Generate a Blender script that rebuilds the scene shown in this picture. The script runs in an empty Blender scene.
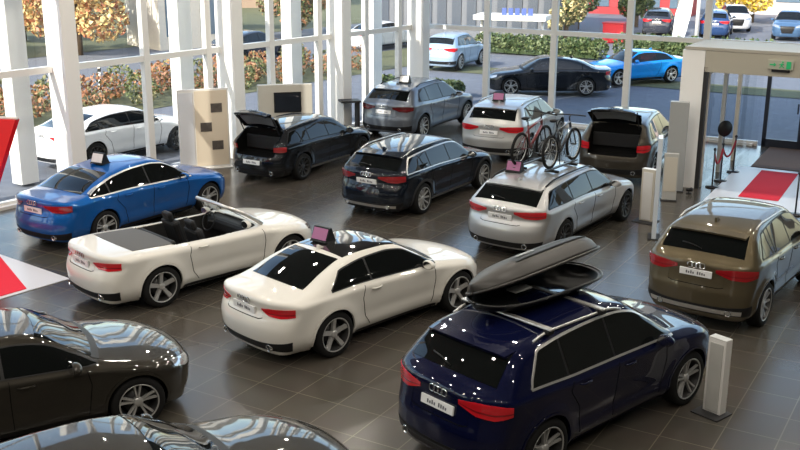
import bpy, bmesh, math, random
import numpy as np
from mathutils import Vector, Matrix
SC = bpy.context.scene
COL = SC.collection
PI = math.pi
rad = math.radians

# ------------------------------------------------------------------ materials
MATS = {}
def mat(name, col, rough=.5, metal=0., coat=0., spec=.5, emit=None, estr=0., coat_rough=.03, noise=0., nscale=8.):
    if name in MATS: return MATS[name]
    m = bpy.data.materials.new(name); m.use_nodes = True
    nt = m.node_tree; b = nt.nodes['Principled BSDF']
    b.inputs['Base Color'].default_value = (*col, 1); b.inputs['Roughness'].default_value = rough
    b.inputs['Metallic'].default_value = metal; b.inputs['Coat Weight'].default_value = coat
    b.inputs['Coat Roughness'].default_value = coat_rough; b.inputs['Specular IOR Level'].default_value = spec
    if emit: b.inputs['Emission Color'].default_value = (*emit, 1); b.inputs['Emission Strength'].default_value = estr
    if noise:
        tc = nt.nodes.new('ShaderNodeTexCoord'); n = nt.nodes.new('ShaderNodeTexNoise'); n.inputs['Scale'].default_value = nscale
        n.inputs['Detail'].default_value = 4
        mx = nt.nodes.new('ShaderNodeMix'); mx.data_type = 'RGBA'
        nt.links.new(tc.outputs['Object'], n.inputs['Vector']); nt.links.new(n.outputs['Fac'], mx.inputs[0])
        mx.inputs[6].default_value = (*[c * (1 - noise) for c in col], 1)
        mx.inputs[7].default_value = (*[min(1, c * (1 + noise)) for c in col], 1)
        nt.links.new(mx.outputs[2], b.inputs['Base Color'])
    MATS[name] = m
    return m
def paint(name, col, metal=0., rough=.35, flake=.0):
    return mat(name, col, rough=rough, metal=metal, coat=1., coat_rough=.03, spec=.04, noise=flake, nscale=600)
def glassmat(name, tint, refl=1.0, rough=0.):
    if name in MATS: return MATS[name]
    m = bpy.data.materials.new(name); m.use_nodes = True; nt = m.node_tree; nt.nodes.clear()
    o = nt.nodes.new('ShaderNodeOutputMaterial'); t = nt.nodes.new('ShaderNodeBsdfTransparent'); g = nt.nodes.new('ShaderNodeBsdfGlossy')
    t.inputs[0].default_value = (*tint, 1); g.inputs['Roughness'].default_value = rough
    fr = nt.nodes.new('ShaderNodeFresnel'); ge = nt.nodes.new('ShaderNodeNewGeometry'); mr_ = nt.nodes.new('ShaderNodeMapRange')
    mr_.inputs[3].default_value = 1.5; mr_.inputs[4].default_value = 1 / 1.5; nt.links.new(ge.outputs['Backfacing'], mr_.inputs[0]); nt.links.new(mr_.outputs[0], fr.inputs['IOR'])
    mm = nt.nodes.new('ShaderNodeMath'); mm.operation = 'MULTIPLY'; mm.inputs[1].default_value = refl
    mx = nt.nodes.new('ShaderNodeMixShader')
    nt.links.new(fr.outputs[0], mm.inputs[0]); nt.links.new(mm.outputs[0], mx.inputs[0])
    nt.links.new(t.outputs[0], mx.inputs[1]); nt.links.new(g.outputs[0], mx.inputs[2]); nt.links.new(mx.outputs[0], o.inputs[0])
    MATS[name] = m
    return m

M_BLACK = mat('black_plastic', (.012, .012, .013), .45, spec=.25)
M_DARK = mat('dark_trim', (.03, .03, .032), .55, spec=.25)
M_WELL = mat('wheel_well', (.006, .006, .006), .95, spec=.05)
M_CARGLASS = mat('tinted_car_glass', (.005, .006, .006), .02, spec=.45)
M_TYRE = mat('tyre_rubber', (.010, .010, .010), .8, spec=.2)
M_ALLOY = mat('silver_alloy', (.50, .50, .49), .3, metal=.5)
M_ALLOYD = mat('dark_alloy', (.05, .05, .05), .4, metal=.5)
M_CHROME = mat('chrome', (.75, .75, .74), .15, metal=1.)
M_SATIN = mat('satin_silver', (.62, .61, .59), .35, metal=.8)
M_RED = mat('tail_lamp_red', (.55, .012, .02), .12, coat=1.)
M_REDD = mat('tail_lamp_dark_red', (.22, .008, .012), .12, coat=1.)
M_LAMP = mat('headlamp_clear', (.45, .47, .5), .06, metal=.6, coat=1.)
M_PLATE = mat('plate_white', (.8, .8, .8), .4)
M_INK = mat('plate_ink', (.12, .12, .14), .6)
M_WHITE = mat('white_panel', (.78, .77, .75), .4)
M_GREYP = mat('grey_panel', (.50, .50, .48), .45)
M_BEIGE = mat('beige_panel', (.62, .58, .50), .5)
M_LEATHER = mat('black_leather', (.016, .016, .017), .55, spec=.2)

# ------------------------------------------------------------------ mesh helpers
def link(name, me, m=None, parent=None, smooth=False):
    o = bpy.data.objects.new(name, me); COL.objects.link(o)
    if m is not None and len(me.materials) == 0: me.materials.append(m)
    if smooth: me.polygons.foreach_set('use_smooth', [True] * len(me.polygons))
    if parent is not None: o.parent = parent
    return o
def raw(name, vs, fs, m=None, parent=None, smooth=False):
    me = bpy.data.meshes.new(name); me.from_pydata([tuple(map(float, v)) for v in vs], [], [tuple(map(int, f)) for f in fs]); me.update()
    return link(name, me, m, parent, smooth)
def thing(name, label, cat, loc=(0, 0, 0), rz=0., group=None):
    o = bpy.data.objects.new(name, None); COL.objects.link(o); o.location = loc; o.rotation_euler = (0, 0, rz)
    o.empty_display_size = .2; o['label'] = label; o['category'] = cat
    if group: o['group'] = group
    return o
def tag(o, label, cat, group=None, kind=None):
    o['label'] = label; o['category'] = cat
    if group: o['group'] = group
    if kind: o['kind'] = kind
    return o
def struct(o): o['kind'] = 'structure'; return o

class MB:
    def __init__(s): s.v = []; s.f = []; s.sm = []
    def add(s, vs, fs, smooth=False):
        b = len(s.v); s.v += [tuple(v) for v in vs]; s.f += [tuple(i + b for i in f) for f in fs]; s.sm += [smooth] * len(fs); return s
    def box(s, c, d, rz=0., M=None, bev=0.):
        bm = bmesh.new(); bmesh.ops.create_cube(bm, size=1)
        for v in bm.verts: v.co = Vector((v.co.x * d[0], v.co.y * d[1], v.co.z * d[2]))
        if bev: bmesh.ops.bevel(bm, geom=bm.edges[:], offset=bev, segments=2, affect='EDGES', profile=.5)
        R = Matrix.Rotation(rz, 3, 'Z') if M is None else M
        bm.verts.index_update()
        vs = [R @ v.co + Vector(c) for v in bm.verts]; fs = [[v.index for v in f.verts] for f in bm.faces]; bm.free()
        return s.add(vs, fs)
    def tube(s, pts, r, n=8, cap=True):
        pts = [Vector(p) for p in pts]; k = len(pts)
        rs = r if hasattr(r, '__len__') else [r] * k
        vs = []; up = None
        for i, p in enumerate(pts):
            t = (pts[min(i + 1, k - 1)] - pts[max(i - 1, 0)]).normalized()
            if up is None:
                up = Vector((0, 0, 1)) if abs(t.z) < .9 else Vector((1, 0, 0))
            a = t.cross(up)
            a = a.normalized() if a.length > 1e-6 else t.orthogonal().normalized()
            b = a.cross(t).normalized(); up = b
            for j in range(n):
                th = 2 * PI * j / n; vs.append(p + (a * math.cos(th) + b * math.sin(th)) * rs[i])
        fs = [(i * n + j, i * n + (j + 1) % n, (i + 1) * n + (j + 1) % n, (i + 1) * n + j) for i in range(k - 1) for j in range(n)]
        if cap: fs += [tuple(range(n))[::-1], tuple(range((k - 1) * n, k * n))]
        return s.add(vs, fs, True)
    def lathe(s, prof, n=32, axis='Z', c=(0, 0, 0), close=False):
        vs = []; k = len(prof)
        for (r, h) in prof:
            for j in range(n):
                a = 2 * PI * j / n; p = (r * math.cos(a), r * math.sin(a), h)
                if axis == 'Y': p = (p[0], p[2], p[1])
                if axis == 'X': p = (p[2], p[0], p[1])
                vs.append((p[0] + c[0], p[1] + c[1], p[2] + c[2]))
        fs = [(i * n + j, i * n + (j + 1) % n, ((i + 1) % k) * n + (j + 1) % n, ((i + 1) % k) * n + j) for i in range(k if close else k - 1) for j in range(n)]
        return s.add(vs, fs, True)
    def prism(s, poly, y0, y1, plane='XZ', c=(0, 0, 0)):
        n = len(poly)
        def P(a, b, h): return {'XZ': (a, h, b), 'XY': (a, b, h), 'YZ': (h, a, b)}[plane]
        vs = [P(a, b, y0) for a, b in poly] + [P(a, b, y1) for a, b in poly]
        vs = [(v[0] + c[0], v[1] + c[1], v[2] + c[2]) for v in vs]
        fs = [tuple(range(n)), tuple(range(n, 2 * n))[::-1]] + [(i, (i + 1) % n, n + (i + 1) % n, n + i) for i in range(n)]
        return s.add(vs, fs)
    def torus(s, R, r, c=(0, 0, 0), M=None, n=32, k=8, a0=0., a1=2 * PI):
        full = abs(a1 - a0 - 2 * PI) < 1e-6; N = n if full else n + 1; vs = []
        for i in range(N):
            a = a0 + (a1 - a0) * i / n
            for j in range(k):
                b = 2 * PI * j / k; p = Vector(((R + r * math.cos(b)) * math.cos(a), (R + r * math.cos(b)) * math.sin(a), r * math.sin(b)))
                vs.append((M @ p if M is not None else p) + Vector(c))
        fs = [((i % N) * k + j, (i % N) * k + (j + 1) % k, ((i + 1) % N) * k + (j + 1) % k, ((i + 1) % N) * k + j) for i in range(n) for j in range(k)]
        return s.add(vs, fs, True)
    def mesh(s, name):
        me = bpy.data.meshes.new(name); me.from_pydata([tuple(v) for v in s.v], [], s.f); me.update()
        me.polygons.foreach_set('use_smooth', s.sm)
        bm = bmesh.new(); bm.from_mesh(me); bmesh.ops.recalc_face_normals(bm, faces=bm.faces[:]); bm.to_mesh(me); bm.free()
        return me
    def build(s, name, m, parent=None): return link(name, s.mesh(name), m, parent)

# ------------------------------------------------------------------ car surface (implicit, meshed with surface nets)
def smax(a, b, k):
    h = np.maximum(k - np.abs(a - b), 0) / k
    return np.maximum(a, b) + h * h * k * .25
def pchip(pts, n=600):
    p = np.array(pts, float); x, y = p[:, 0], p[:, 1]; h = np.diff(x); d = np.diff(y) / h; m = np.zeros(len(x))
    for i in range(1, len(x) - 1):
        if d[i - 1] * d[i] > 0:
            w1 = 2 * h[i] + h[i - 1]; w2 = h[i] + 2 * h[i - 1]; m[i] = (w1 + w2) / (w1 / d[i - 1] + w2 / d[i])
    m[0], m[-1] = d[0], d[-1]
    X = np.linspace(x[0], x[-1], n); i = np.clip(np.searchsorted(x, X) - 1, 0, len(h) - 1); t = (X - x[i]) / h[i]
    Y = (2 * t**3 - 3 * t**2 + 1) * y[i] + (t**3 - 2 * t**2 + t) * h[i] * m[i] + (-2 * t**3 + 3 * t**2) * y[i + 1] + (t**3 - t**2) * h[i] * m[i + 1]
    k = max(3, int(.05 / (X[1] - X[0]))); ker = np.hanning(2 * k + 1); ker /= ker.sum()
    Yp = np.concatenate([2 * Y[0] - Y[k:0:-1], Y, 2 * Y[-1] - Y[-2:-k - 2:-1]])
    return X, np.convolve(Yp, ker, 'valid')
def lut(t, x): return np.interp(x, t[0], t[1])

class CarShape:
    def __init__(s, sp):
        s.sp = sp; sx, sz = sp.get('sx', 1.), sp.get('sz', 1.)
        s.W = sp['W']; s.wb = sp['wb'] * sx; s.ax = (-s.wb / 2, s.wb / 2); s.R = sp['R']; s.Ra = s.R + sp.get('ag', .055)
        g = lambda k, ix, iz: pchip([(a * (sx if ix else sz), b * (sz if iz else 1.)) for a, b in sp[k]])
        s.T = pchip([(a * sx, b * sz) for a, b in sp['T']]); s.dT = (s.T[0], np.gradient(s.T[1], s.T[0]))
        s.belt = pchip([(a * sx, b * sz) for a, b in sp['belt']])
        s.plan = pchip([(a * sx, b) for a, b in sp['plan']])
        s.rear = pchip([(a * sz, b * sx) for a, b in sp['rear']]); s.front = pchip([(a * sz, b * sx) for a, b in sp['front']])
        s.x0 = float(s.rear[1].min()); s.x1 = float(s.front[1].max()); s.sx, s.sz = sx, sz
        s.cut = sp.get('cut')
    def f0(s, x, y, z):
        sp = s.sp; ay = np.abs(y); w = lut(s.plan, x) * s.W / 2; zb = lut(s.belt, x)
        e = np.clip((z - zb) / .03, -30, 30); soft = np.log1p(np.exp(e)) * .03; sig = 1 / (1 + np.exp(-np.clip((z - zb + .012) / .014, -30, 30)))
        wl = w - sp['tum'] * soft - sp.get('step', .03) * sig - .16 * np.clip((.46 - z) / .3, 0, 1)**2 - .05 * np.clip((zb - .06 - z) / .5, 0, 1) * (z > .0)
        mid = np.clip(1 - np.abs(x) / (s.wb / 2 - .3), 0, 1)**.5
        wl = wl - sp.get('scallop', .022) * np.exp(-((z - .50) / .12)**2) * mid
        for xa in s.ax:
            r = np.hypot(x - xa, z - s.R); wl = wl + sp.get('flare', .022) * np.exp(-(np.maximum(r - s.Ra, 0) / .11)**2) * (z < zb + .1)
        side = (ay - wl) * .9
        c = sp.get('curv', .17) * np.tanh(x / .35); xx = x + c * ay * ay
        top = (z - lut(s.T, xx) + sp.get('crown', .07) * ay * ay) / np.sqrt(1 + lut(s.dT, xx)**2)
        ra, rb = sp.get('rp', (.08, .26)); fa, fb = sp.get('fp', (.16, .34))
        rear = (lut(s.rear, z) + ra * ay**2 + rb * ay**4 - x) * .93
        front = (x - lut(s.front, z) + fa * ay**2 + fb * ay**4) * .9
        bot = sp.get('clear', .17) + .05 * np.clip((np.abs(x) - 1.75) / .6, 0, 1)**2 - z
        d = smax(side, top, sp.get('round', .10)); d = smax(d, rear, .08); d = smax(d, front, .10)
        return smax(d, bot, .05)
    def f(s, x, y, z):
        d = s.f0(x, y, z); ay = np.abs(y)
        for xa in s.ax:
            d = np.maximum(d, -np.maximum(np.hypot(x - xa, z - s.R) - s.Ra, s.W / 2 - .34 - ay))
        if s.cut is not None: d = np.maximum(d, -s.cut(x, y, z))
        return d
    def wrap(s, kind, a, b, off=.006):
        """points on the skin: side (x,z), top (x,y), rear/front (angle in degrees, z)"""
        a = np.asarray(a, float); b = np.asarray(b, float); o = np.zeros_like(a); i = o + 1
        if kind in ('side', 'sideL'):
            sg = -1 if kind == 'side' else 1; P = (a, o, b); D = (o, o + sg, o); t1 = 1.25
        elif kind == 'top': P = (a, b, o + .3); D = (o, o, i); t1 = 1.7
        else:
            ph = np.radians(a)
            if kind == 'rear': P = (o + s.x0 + .9, o, b); D = (-np.cos(ph), np.sin(ph), o)
            else: P = (o + s.x1 - .9, o, b); D = (np.cos(ph), np.sin(ph), o)
            t1 = 1.7
        lo = o.copy(); hi = o + t1
        n = 24
        for k in range(n):      # walk in from outside, then bisect
            t = t1 * (1 - k / n); v = s.f0(P[0] + D[0] * t, P[1] + D[1] * t, P[2] + D[2] * t)
            hit = (v < 0) & (lo == 0); lo = np.where(hit, t, lo); hi = np.where(hit, t + t1 / n, hi)
        for _ in range(14):
            t = (lo + hi) / 2; v = s.f0(P[0] + D[0] * t, P[1] + D[1] * t, P[2] + D[2] * t)
            lo = np.where(v < 0, t, lo); hi = np.where(v < 0, hi, t)
        if (lo == 0).mean() > .02: print('WRAP MISS', kind, round(float((lo == 0).mean()), 2), a[:3], b[:3])
        t = lo + off
        return np.stack([P[k] + D[k] * t for k in range(3)], -1), np.stack(D, -1)
    def pt(s, kind, a, b, off=0.): return Vector(s.wrap(kind, [a], [b], off)[0][0])
    def shell(s, h):
        x = np.arange(s.x0 - 2.2 * h, s.x1 + 3 * h, h); y = np.arange(-(math.ceil(s.W / 2 / h) + 1.5), math.ceil(s.W / 2 / h) + 2) * h; z = np.arange(.08, s.T[1].max() + 3 * h, h)
        X, Y, Z = np.meshgrid(x, y, z, indexing='ij'); V = s.f(X, Y, Z); S = V < 0
        n = np.array(V.shape)
        acc = np.zeros((n[0] - 1, n[1] - 1, n[2] - 1, 3)); cnt = np.zeros(acc.shape[:3])
        for ax in range(3):
            sl0 = [slice(None)] * 3; sl1 = [slice(None)] * 3; sl0[ax] = slice(0, -1); sl1[ax] = slice(1, None)
            a, b = V[tuple(sl0)], V[tuple(sl1)]; cr = (a < 0) != (b < 0)
            t = np.where(cr, a / np.where(cr, a - b, 1), 0); o1, o2 = [k for k in range(3) if k != ax]
            for d1 in (0, 1):
                for d2 in (0, 1):
                    sl = [None] * 3; sl[ax] = slice(None); sl[o1] = slice(d1, n[o1] - 1 + d1); sl[o2] = slice(d2, n[o2] - 1 + d2)
                    c = cr[tuple(sl)]; tt = t[tuple(sl)]
                    acc[..., ax] += np.where(c, tt, 0); acc[..., o1] += c * d1; acc[..., o2] += c * d2; cnt += c
        act = cnt > 0; idx = -np.ones(cnt.shape, int); idx[act] = np.arange(act.sum())
        ii = np.argwhere(act); P = (acc[act] / cnt[act][:, None] + ii) * h + np.array([x[0], y[0], z[0]])
        for it in range(4):
            e = 1e-3; v = s.f(P[:, 0], P[:, 1], P[:, 2])
            G = np.stack([(s.f(P[:, 0] + e * (k == 0), P[:, 1] + e * (k == 1), P[:, 2] + e * (k == 2)) - s.f(P[:, 0] - e * (k == 0), P[:, 1] - e * (k == 1), P[:, 2] - e * (k == 2))) / (2 * e) for k in range(3)], 1)
            st = np.clip(v / np.maximum((G * G).sum(1), .2), -h * .7, h * .7); P = P - G * st[:, None] * .9
        F = []
        for ax in range(3):
            o1, o2 = [(1, 2), (2, 0), (0, 1)][ax]
            sl0 = [slice(1, -1)] * 3; sl1 = [slice(1, -1)] * 3; sl0[ax] = slice(0, -1); sl1[ax] = slice(1, None)
            a, b = S[tuple(sl0)], S[tuple(sl1)]; e = np.argwhere(a != b)
            base = e + np.array([0 if k == ax else 1 for k in range(3)]); flip = a[tuple(e.T)]
            def cell(d1, d2):
                q = base.copy(); q[:, o1] -= d1; q[:, o2] -= d2; return idx[tuple(q.T)]
            Q = np.stack([cell(1, 1), cell(0, 1), cell(0, 0), cell(1, 0)], 1)
            Q[~flip] = Q[~flip][:, ::-1]; F.append(Q)
        return P, np.concatenate(F)

def normals_of(s, P):
    e = 1e-3
    G = np.stack([s.f(P[:, 0] + e * (k == 0), P[:, 1] + e * (k == 1), P[:, 2] + e * (k == 2)) - s.f(P[:, 0] - e * (k == 0), P[:, 1] - e * (k == 1), P[:, 2] - e * (k == 2)) for k in range(3)], 1)
    return G / np.maximum(np.linalg.norm(G, axis=1), 1e-9)[:, None]
def body_mesh(s, h, m, inner=None):
    P, F = s.shell(h)
    me = bpy.data.meshes.new('body'); me.vertices.add(len(P)); me.vertices.foreach_set('co', P.ravel())
    me.loops.add(F.size); me.loops.foreach_set('vertex_index', F.ravel())
    me.polygons.add(len(F)); me.polygons.foreach_set('loop_start', np.arange(0, F.size, 4)); me.polygons.foreach_set('loop_total', np.full(len(F), 4))
    me.update(); me.validate()
    me.materials.append(m); me.materials.append(M_WELL); me.materials.append(inner or M_WELL)
    C = P[F].mean(1); mi = np.zeros(len(F), int)
    d0 = s.f0(C[:, 0], C[:, 1], C[:, 2])
    for xa in s.ax: mi[(np.hypot(C[:, 0] - xa, C[:, 2] - s.R) < s.Ra + .03) & (d0 < -.03)] = 1
    mi[C[:, 2] < .19] = 1
    if s.cut is not None: mi[(np.abs(s.cut(C[:, 0], C[:, 1], C[:, 2])) < h * .8) & (d0 < -h * .6)] = 2
    if len(me.polygons) == len(mi): me.polygons.foreach_set('material_index', mi)
    me.polygons.foreach_set('use_smooth', [True] * len(me.polygons))
    return me
def patch_mesh(s, name, kind, E0, E1, nu, nv, off=.006, depth=.022):
    """skin patch between two edge polylines given in the coordinates of its projection, with a rim going into the body"""
    def rs(E, n):
        E = np.array(E, float); t = np.linspace(0, 1, len(E)); u = np.linspace(0, 1, n); return np.stack([np.interp(u, t, E[:, 0]), np.interp(u, t, E[:, 1])], 1)
    A, B = rs(E0, nu), rs(E1, nu); v = np.linspace(0, 1, nv)[:, None, None]
    G = A[None] * (1 - v) + B[None] * v
    P, D = s.wrap(kind, G[..., 0].ravel(), G[..., 1].ravel(), off); I = np.arange(nu * nv).reshape(nv, nu)
    F = [(I[j, i], I[j, i + 1], I[j + 1, i + 1], I[j + 1, i]) for j in range(nv - 1) for i in range(nu - 1)]
    nrm = np.cross(P[F[0][1]] - P[F[0][0]], P[F[0][3]] - P[F[0][0]])
    if nrm @ D[F[0][0]] < 0: F = [f[::-1] for f in F]
    ring = list(I[0, :]) + list(I[1:, -1]) + list(I[-1, -2::-1]) + list(I[-2:0:-1, 0]); nP = len(P); n = len(ring)
    V = np.concatenate([P, P[ring], P[ring] - D[ring] * (depth + off)]); R = [(nP + k, nP + (k + 1) % n, nP + n + (k + 1) % n, nP + n + k) for k in range(n)]
    me = bpy.data.meshes.new(name); me.from_pydata([tuple(p) for p in V.tolist()], [], [tuple(int(q) for q in f) for f in F + R]); me.update()
    me.polygons.foreach_set('use_smooth', [True] * len(F) + [False] * len(R))
    return me
def ribbon(s, name, kind, line, w, m, parent, off=.003, n=None):
    L = np.array(line, float); d = np.gradient(L, axis=0); nn = np.stack([-d[:, 1], d[:, 0]], 1); nn /= np.maximum(np.linalg.norm(nn, axis=1), 1e-9)[:, None]
    return link(name, patch_mesh(s, name, kind, (L - nn * w / 2).tolist(), (L + nn * w / 2).tolist(), n or max(8, len(L) * 3), 2, off, .004), m, parent)

# ------------------------------------------------------------------ wheels
WHEELS = {}
def wheel_meshes(R, style):
    key = (R, style)
    if key in WHEELS: return WHEELS[key]
    rr = R * .735; w = .115
    t = MB().lathe([(rr - .01, -w + .01), (rr + .01, -w), (R - .025, -w), (R - .006, -w + .02), (R, -w + .05), (R, w - .05), (R - .006, w - .02), (R - .025, w), (rr + .01, w), (rr - .01, w - .01)], 48, 'Y')
    tm = t.mesh('wheel')
    bar_ = MB().lathe([(rr - .014, w - .006), (rr - .03, w - .06), (rr - .04, -w + .02)], 48, 'Y').mesh('rim_barrel')
    b = MB().lathe([(rr - .014, w - .012), (rr + .004, w + .002), (rr - .002, w + .004), (rr - .014, w - .004)], 48, 'Y')
    b.lathe([(.001, w - .035), (.05, w - .03), (.062, w - .045), (.062, w - .10)], 24, 'Y')
    def spoke(a0, wi, wo, y0=w - .045, y1=w - .012, tilt=0.):
        ri, ro = .045, rr - .012; pts = []
        for r, ww, yy, th in ((ri, wi, y0, .05), (rr * .55, (wi + wo) / 2 * .95, (y0 + y1) / 2 - .008, .035), (ro, wo, y1 - .004, .025)):
            aa = a0 + tilt * (r - ri) / (ro - ri)
            er = Vector((math.cos(aa), 0, math.sin(aa))); et = Vector((-math.sin(aa), 0, math.cos(aa)))
            for sgn in (-1, 1):
                for k in (0, 1): pts.append(er * r + et * (sgn * ww / 2 * (.72 if k else 1)) + Vector((0, yy - (0 if k else th), 0)))
        fs = []
        for q in (0, 4): fs += [(q, q + 1, q + 5, q + 4), (q + 1, q + 3, q + 7, q + 5), (q + 3, q + 2, q + 6, q + 7), (q + 2, q, q + 4, q + 6)]
        fs += [(0, 2, 3, 1), (8, 9, 11, 10)]
        b.add(pts, fs)
    for k in range(5):
        a = 2 * PI * k / 5 + .3
        if style == 'star': spoke(a, .075, .085); 
        elif style == 'twin': spoke(a - .17, .03, .035, tilt=.0); spoke(a + .17, .03, .035)
        elif style == 'blade': spoke(a - .12, .05, .055, tilt=.12); spoke(a + .22, .02, .03, tilt=.12)
    if style == 'ten':
        for k in range(10): spoke(2 * PI * k / 10, .035, .045)
    rm = b.mesh('rim')
    d = MB().lathe([(.001, w - .10), (.17, w - .10), (.17, w - .125), (.001, w - .125)], 32, 'Y').mesh('brake_disc')
    WHEELS[key] = (tm, rm, d, bar_)
    return WHEELS[key]

def rings(parent, P, xdir, zdir, r, m):
    """badge of four interlinked rings"""
    n = xdir.cross(zdir).normalized(); M = Matrix((xdir, zdir, n)).transposed(); b = MB()
    for k in range(4): b.torus(r, r * .16, P + xdir * ((k - 1.5) * r * 1.5), M, 20, 6)
    return b.build('emblem', m, parent)

# ------------------------------------------------------------------ whole car
def build_car(name, label, pos, yaw, sp, pm, h=.03, style='twin', rimm=None, trim=None, rails=None, rimcat='car', plate=True, tailmat=None, gate=None, chrome=None, sill=None, lowtrim=None, archtrim=None, diff=True, roofm=None):
    s = CarShape(sp); rimm = rimm or M_ALLOY; trim = trim or M_BLACK; tailmat = tailmat or M_RED
    root = thing(name, label, rimcat, (pos[0], pos[1], 0), rad(yaw))
    sx, sz, W2 = s.sx, s.sz, s.W / 2
    link('body', body_mesh(s, h, pm), None, root)
    # wheels
    tm, rm, dm, brm = wheel_meshes(s.R, style)
    for xa in s.ax:
        for sg in (-1, 1):
            wo = link('wheel', tm, M_TYRE, root); wo.location = (xa, sg * (W2 - .135), s.R); wo.rotation_euler = (0, 0, 0 if sg > 0 else PI)
            link('rim', rm, rimm, wo); link('rim_barrel', brm, M_ALLOYD, wo); link('brake_disc', dm, M_ALLOYD, wo)
            lip = [[(xa + r * math.cos(t), s.R + r * math.sin(t)) for t in np.linspace(rad(-14), rad(194), 40)] for r in (s.Ra - .012, s.Ra + (.05 if archtrim else .016))]
            link('wheel_arch_trim', patch_mesh(s, 'wheel_arch_trim', 'sideL' if sg > 0 else 'side', lip[0], lip[1], 40, 3, .008, .03), archtrim or pm, root)
    # side glass
    g = sp['dlo']; xa, xb = g['x'][0] * sx, g['x'][1] * sx
    X = np.linspace(xa, xb, 60); zl = lut(s.belt, X) + g.get('lift', .035) * sz
    zu = np.minimum(lut(s.T, X) - g['gap'] * sz, np.minimum(zl + .012 + (X - xa) * g['kr'], zl + .012 + (xb - X) * g['kf'])); zu = np.maximum(zu, zl + .01)
    if not g.get('none'):
        for kd in ('side', 'sideL'):
            link('window_surround', patch_mesh(s, 'window_surround', kd, np.stack([X, zl - .012], 1), np.stack([X, zu + .012], 1), 60, 8, .004), M_BLACK, root)
            cuts = [xa] + [c * sx for c in g['split']] + [xb]
            for c0, c1 in zip(cuts[:-1], cuts[1:]):
                a = c0 + (.022 if c0 > xa else .02); b = c1 - (.022 if c1 < xb else .03); q = np.linspace(a, b, 26)
                link('side_window', patch_mesh(s, 'side_window', kd, np.stack([q, np.interp(q, X, zl) + .006], 1), np.stack([q, np.interp(q, X, zu) - .004], 1), 26, 8, .009), M_CARGLASS, root)
            if chrome:
                ribbon(s, 'window_trim', kd, np.stack([X, zl - .012], 1), .022, chrome, root, .012, 60)
                ribbon(s, 'window_trim', kd, np.concatenate([[[xa, zl[0] - .01]], np.stack([X, zu + .012], 1)[1:]]), .022, chrome, root, .012, 60)
    # windscreen and rear window, seen from above
    def pane(nm, x0, x1, y0, y1, c, off=.007, m=M_CARGLASS, n=24):
        Y0, Y1 = np.linspace(-y0, y0, n), np.linspace(-y1, y1, n)
        return link(nm, patch_mesh(s, nm, 'top', np.stack([x0 * sx - c * Y0**2, Y0], 1), np.stack([x1 * sx - c * Y1**2, Y1], 1), n, 16, off), m, root)
    cv = sp.get('curv', .17)
    if not g.get('none'):
        a, b, c, d = sp['ws']; pane('windshield', a, b, c, d, cv)
        w = sp['rw']
        if not gate: pane('rear_window', w[0], w[1], w[2], w[3], -cv * .95)
        pane('cowl_panel', a + .10, a - .02, c + .04, c + .02, cv, .006, M_BLACK)
        if roofm: pane('roof_panel', sp['ws'][1] - .06, w[1] + .12, sp['ws'][3] * .98, w[3] * 1.02, 0, .006, roofm)
    # lamps
    for k, sg in enumerate((1, -1)):
        t = sp['tail']; tp = [(sg * a, z * sz) for a, z in t[0]]; bt = [(sg * a, z * sz) for a, z in t[1]]
        tl = link('tail_light', patch_mesh(s, 'tail_light', 'rear', bt, tp, 22, 7, .010), tailmat, root)
        i0, i1 = bt, tp
        mid0 = [(a, z + (z2 - z) * .30) for (a, z), (_, z2) in zip(i0, i1)]; mid1 = [(a, z + (z2 - z) * .42) for (a, z), (_, z2) in zip(i0, i1)]
        link('lamp_strip', patch_mesh(s, 'lamp_strip', 'rear', mid0, mid1, 18, 2, .013, .006), M_REDD, tl)
        hd = sp['head']
        hl = link('headlight', patch_mesh(s, 'headlight', 'front', [(sg * a, z * sz) for a, z in hd[1]], [(sg * a, z * sz) for a, z in hd[0]], 18, 6, .008), M_LAMP, root)
    gz = sp.get('grille', (.34, .66))
    link('grille', patch_mesh(s, 'grille', 'front', [(-19, gz[0] * sz), (19, gz[0] * sz)], [(-27, gz[1] * sz), (27, gz[1] * sz)], 16, 8, .008), M_BLACK, root)
    if not gate:
        tz0, tz1 = sp.get('lid', (.70, .86)); ia = sp['tail'][1][1][0] - 6
        ribbon(s, 'boot_seam', 'rear', [(-ia, tz1 * sz), (-ia, (tz0 + .02) * sz), (-ia + 4, tz0 * sz), (0, tz0 * sz), (ia - 4, tz0 * sz), (ia, (tz0 + .02) * sz), (ia, tz1 * sz)], .010, M_WELL, root, .003, 60)
    if diff:
        z0, z1 = sp.get('diff', (.20, .36)); ph = np.linspace(-54, 54, 40)
        link('rear_diffuser', patch_mesh(s, 'rear_diffuser', 'rear', np.stack([ph, 0 * ph + z0 * sz], 1), np.stack([ph, (z1 + .05 * (np.abs(ph) / 54)**3) * sz], 1), 40, 6, .008), trim, root)
        for sg in (1, -1):
            e = s.pt('rear', sg * 34, (z0 + .05) * sz); nn = Vector((-1, 0, 0))
            MB().lathe([(.05, .03), (.05, -.035), (.042, -.035), (.042, .03)], 20, 'X', e + nn * .0).build('exhaust_tip', M_CHROME, root)
    if lowtrim:
        ph = np.linspace(-44, 44, 30)
        link('skid_plate', patch_mesh(s, 'skid_plate', 'rear', np.stack([ph, 0 * ph + sp.get('skid', (.27, .33))[0] * sz], 1), np.stack([ph, 0 * ph + sp.get('skid', (.27, .33))[1] * sz], 1), 30, 3, .018), lowtrim, root)
    # sill strip
    xs0, xs1 = s.ax[0] + s.Ra + .03, s.ax[1] - s.Ra - .03
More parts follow.
